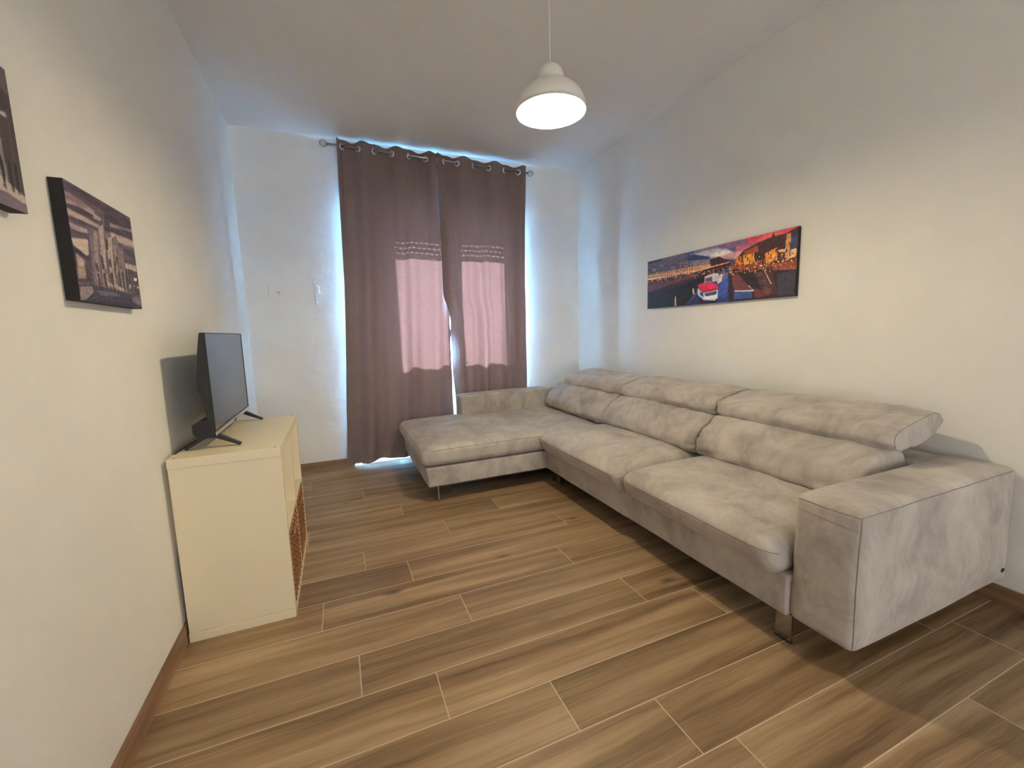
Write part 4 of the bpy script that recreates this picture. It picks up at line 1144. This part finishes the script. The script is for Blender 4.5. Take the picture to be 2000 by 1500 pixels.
def seat_warp(fx, crown=0.03, seed=1.0, side=0.0):
    def f(x, y, z, u, v, w):
        e = (1 - u ** 4) * (1 - v ** 4)
        if w > 0: z += crown * e * w + 0.006 * N3(x, y, z, 3.5, seed) * e
        # front: waterfall, belly low on the face
        t = max(0.0, -u) ** 3
        z -= 0.016 * t * max(0, w)
        x += 0.022 * t * (w * 0.5 - 0.4) * -1 if False else 0.020 * t * (-w)
        x += -0.012 * max(0, 1 - w * w) * t
        y += 0.004 * N3(x, y, z, 5, seed + 4)
        x += 0.005 * N3(x, y, z, 5, seed + 9)
        z += 0.004 * N3(x * 1.6, y, z, 9, seed + 2) * e * max(0, w)
        z += 0.0030 * abs(math.sin(y * 38 + 3 * N3(x, y, z, 2, seed))) * max(0, u) ** 2 * e
        return (x, y, z)
    return f
# two seats and the chaise cushion
S1 = soft_box('seat_cushion', 1.402, 2.16, 0.974, 1.866, 0.270, 0.432, 0.060, seat_warp(0, 0.036, 1.0), 0.025)
S2 = soft_box('seat_cushion', 1.396, 2.16, 1.870, 2.868, 0.270, 0.432, 0.060, seat_warp(0, 0.036, 5.0), 0.025)
def ch_warp(x, y, z, u, v, w):
    e = (1 - u ** 4) * (1 - v ** 4)
    if w > 0: z += 0.022 * e * w + 0.007 * N3(x, y, z, 3.0, 2.2) * e
    t = max(0, -u) ** 4
    z -= 0.010 * t * max(0, w)
    x -= 0.020 * (1 - w * w) * t
    y -= 0.006 * (1 - w * w) * max(0, -v) ** 4
    y += 0.004 * N3(x, y, z, 5, 8)
    z += 0.003 * N3(x, y, z, 9, 3) * e
    return (x, y, z)
S3 = soft_box('chaise_cushion', 0.500, 2.12, 2.872, 3.985, 0.274, 0.420, 0.048, ch_warp, 0.028)

def seam(pts, r=0.0022, parent=None):
    bm = bmesh.new(); add_tube(bm, pts, r, 6); return obj('seam', bm, M_SEAM, parent or sofa, smooth=True)

from mathutils.bvhtree import BVHTree
def tree(o):
    me = o.data
    return BVHTree.FromPolygons([v.co.copy() for v in me.vertices], [tuple(p.vertices) for p in me.polygons])
def snapped(o, pts, r=0.0020, n=80):
    """a stitched seam laid on the surface of o along the rough line pts"""
    t = tree(o); out = []
    P = [Vector(p) for p in pts]
    L = [0]
    for a, b in zip(P, P[1:]): L.append(L[-1] + (b - a).length)
    for i in range(n + 1):
        s = L[-1] * i / n
        for k in range(len(P) - 1):
            if s <= L[k + 1] + 1e-9:
                q = P[k].lerp(P[k + 1], (s - L[k]) / max(1e-9, L[k + 1] - L[k])); break
        co, nr, _, _ = t.find_nearest(q)
        out.append(co)
    # smooth a little
    for _ in range(2):
        out = [out[0]] + [(out[i - 1] + out[i] * 2 + out[i + 1]) / 4 for i in range(1, len(out) - 1)] + [out[-1]]
    return seam(out, r, o)
snapped(S1, [(1.43, 0.976, 0.372), (1.39, 0.995, 0.380), (1.375, 1.05, 0.382), (1.375, 1.80, 0.382), (1.42, 1.852, 0.395)])
snapped(S2, [(1.42, 1.890, 0.395), (1.36, 1.93, 0.382), (1.36, 2.78, 0.382), (1.40, 2.86, 0.395)])
snapped(S3, [(2.0, 2.862, 0.402), (0.54, 2.862, 0.400), (0.48, 2.90, 0.398), (0.47, 3.90, 0.398)])

# near arm
def w_arm(x, y, z, u, v, w):
    y += 0.006 * N3(x, y, z, 3.2, 7) * (1 if abs(v) > 0.8 else 0)
    x += 0.005 * N3(x, y, z, 5, 2)
    if w > 0.8: z += 0.008 * (1 - v * v) * (1 - u ** 6) + 0.004 * N3(x, y, z, 6, 1)
    if u < -0.8: x -= 0.008 * (1 - w ** 4) * (1 - v ** 4); x += 0.003 * math.sin((z + (y - 0.75) * 0.9) * 30) * (1 - abs(w)) 
    if v < -0.8: y -= 0.010 * (1 - u ** 4) * (1 - w ** 4)
    x += 0.012 * max(0, -w) * (0.5 if u < -0.8 else 0) * 0
    return (x, y, z)
ARM = soft_box('armrest', 1.478, 2.500, 0.748, 0.968, 0.118, 0.604, 0.030, w_arm, 0.025)
snapped(ARM, [(1.478, 0.966, 0.590), (1.470, 0.86, 0.588), (1.480, 0.75, 0.590)], 0.0018)
snapped(ARM, [(1.48, 0.745, 0.594), (2.0, 0.740, 0.600), (2.49, 0.745, 0.596)], 0.0018, 100)
snapped(ARM, [(1.484, 0.752, 0.59), (1.476, 0.748, 0.36), (1.484, 0.752, 0.13)], 0.0018)
snapped(ARM, [(1.474, 0.966, 0.552), (1.466, 0.86, 0.548), (1.474, 0.752, 0.545)], 0.0012)
bm = bmesh.new(); add_torus(bm, (2.445, 0.741, 0.178), 0.008, 0.0022, (0, 1, 0.2), 16, 6)
o = obj('pull_ring', bm, M_BLACK, sofa, smooth=True)

# low arm on the window side
def w_arm2(x, y, z, u, v, w):
    if w > 0: z += 0.012 * (1 - v * v) * (1 - u ** 6) * w
    if v < -0.7: y -= 0.008 * (1 - u ** 6) * (1 - w * w)
    return (x + 0.005 * N3(x, y, z, 6, 3), y + 0.004 * N3(x, y, z, 5), z + 0.004 * N3(x, y, z, 4, 6))
ARM2 = soft_box('low_armrest', 1.035, 2.30, 3.795, 3.992, 0.36, 0.618, 0.026, w_arm2, 0.025)
snapped(ARM2, [(1.05, 3.79, 0.600), (2.1, 3.785, 0.604)], 0.0016)
snapped(ARM2, [(1.038, 3.80, 0.598), (1.036, 3.795, 0.50), (1.04, 3.80, 0.44)], 0.0016)

# backrest cushions and headrests, lofted from their side profile
def smooth_profile(ctrl, n=56):
    """closed Catmull-Rom through control points"""
    m = len(ctrl); out = []
    for i in range(m):
        p0, p1, p2, p3 = [Vector(ctrl[(i + k) % m]) for k in (-1, 0, 1, 2)]
        for s in range(max(1, n // m)):
            t = s / max(1, n // m)
            out.append(0.5 * ((2 * p1) + (-p0 + p2) * t + (2 * p0 - 5 * p1 + 4 * p2 - p3) * t * t + (-p0 + 3 * p1 - 3 * p2 + p3) * t ** 3))
    return out

def loft(name, ctrl, y0, y1, r, seed, gather=0.004, wr=0.004, slant=0.0, freq=60, m=M_SUEDE):
    prof = smooth_profile(ctrl); n = len(prof)
    c = sum(prof, Vector((0, 0))) / n
    nrm = []
    for i in range(n):
        t = (prof[(i + 1) % n] - prof[i - 1]).normalized(); nn = Vector((t.y, -t.x))
        if nn.dot(prof[i] - c) < 0: nn = -nn
        nrm.append(nn)
    ys = []
    for a in (0, 12, 25, 40, 55, 72, 90): ys.append((y0 + r - r * math.cos(math.radians(a)), r * (1 - math.sin(math.radians(a)))))
    K = int((y1 - y0 - 2 * r) / 0.016)
    for k in range(1, K): ys.append((y0 + r + (y1 - y0 - 2 * r) * k / K, 0.0))
    for a in (90, 72, 55, 40, 25, 12, 0): ys.append((y1 - r + r * math.cos(math.radians(a)), r * (1 - math.sin(math.radians(a)))))
    bm = bmesh.new(); rings = []
    for y, ins in ys:
        de = min(y - y0, y1 - y)
        ring_ = []
        for i, p in enumerate(prof):
            q = p - nrm[i] * ins
            s = i / n
            g = gather * math.exp(-de / 0.05) * noise.noise(Vector((s * 46 + seed, y * 6, seed)))
            g += wr * noise.noise(Vector((y * 7 + s * 9, s * 11 - y * 4, seed)))
            g += 0.35 * wr * math.sin(y * freq + s * 30 + 4 * noise.noise(Vector((y * 3, s * 5, seed + 2)))) * max(0, noise.noise(Vector((y * 4, s * 4, seed + 7))) + 0.25)
            g += 0.010 * min(1, de / 0.12) 
            q = q + nrm[i] * g
            ring_.append(bm.verts.new((q.x, y + slant * (q.y - c.y), q.y)))
        rings.append(ring_)
    for a, b in zip(rings, rings[1:]):
        for i in range(n):
            j = (i + 1) % n; bm.faces.new((a[i], a[j], b[j], b[i]))
    bm.faces.new(rings[0][::-1]); bm.faces.new(rings[-1])
    o = obj(name, bm, m, sofa, smooth=True)
    return o, [v for v in rings], prof
back_prof = [(1.925, 0.462), (1.905, 0.500), (1.925, 0.560), (1.985, 0.622), (2.060, 0.664), (2.130, 0.676), (2.200, 0.650), (2.230, 0.560), (2.200, 0.460), (2.080, 0.432), (1.980, 0.436)]
BACKS = []
for k, (a, b) in enumerate(((0.985, 1.842), (1.852, 2.782), (2.795, 3.775))):
    o, _, _ = loft('back_cushion', back_prof, a, b, 0.022, 10 + k * 3.7, 0.016, 0.016, freq=34)
    BACKS.append(o)
head_prof = [(2.068, 0.690), (2.060, 0.722), (2.082, 0.752), (2.150, 0.772), (2.250, 0.792), (2.340, 0.806), (2.395, 0.795), (2.408, 0.762), (2.375, 0.722), (2.290, 0.690), (2.180, 0.672), (2.100, 0.668)]
HEADS = []
for k, (a, b) in enumerate(((0.950, 1.838), (1.848, 2.755), (2.765, 3.66))):
    o, _, _ = loft('headrest', head_prof, a, b, 0.016, 40 + k * 5.1, 0.007, 0.008, freq=70)
    HEADS.append(o)
    for yy in (a + 0.2, b - 0.2): obj('hinge_bar', tube([(2.30, yy, 0.70), (2.33, yy, 0.58)], 0.008, 8), M_CHROME, o)
for o, (a, b) in zip(HEADS, ((0.950, 1.838), (1.848, 2.755), (2.765, 3.66))):
    for yy in (a + 0.006, b - 0.006):
        t = tree(o); ring_ = []
        for p in smooth_profile(head_prof):
            co, nr, _, _ = t.find_nearest(Vector((p.x, yy, p.y))); ring_.append(co)
        seam(ring_ + [ring_[0]], 0.0014, o)

# legs: bent chrome blades
def blade(x, y, w=0.062):
    bm = bmesh.new()
    add_box(bm, x - 0.006, x + 0.006, y - w / 2, y + w / 2, 0.003, 0.128, 0.0015, 2)
    add_box(bm, x - 0.006, x + 0.05, y - w / 2, y + w / 2, 0.116, 0.128, 0.001, 1)
    leg = obj('leg', bm, M_CHROME, sofa)
    obj('foot_pad', box(x - 0.008, x + 0.008, y - w / 2 - 0.002, y + w / 2 + 0.002, 0.0, 0.004), M_BLACK, leg)
blade(1.508, 0.996); blade(1.545, 2.86); blade(0.604, 2.955, 0.05)
blade(0.604, 3.88); blade(2.36, 1.05); blade(2.40, 3.88)
adopt(sofa)
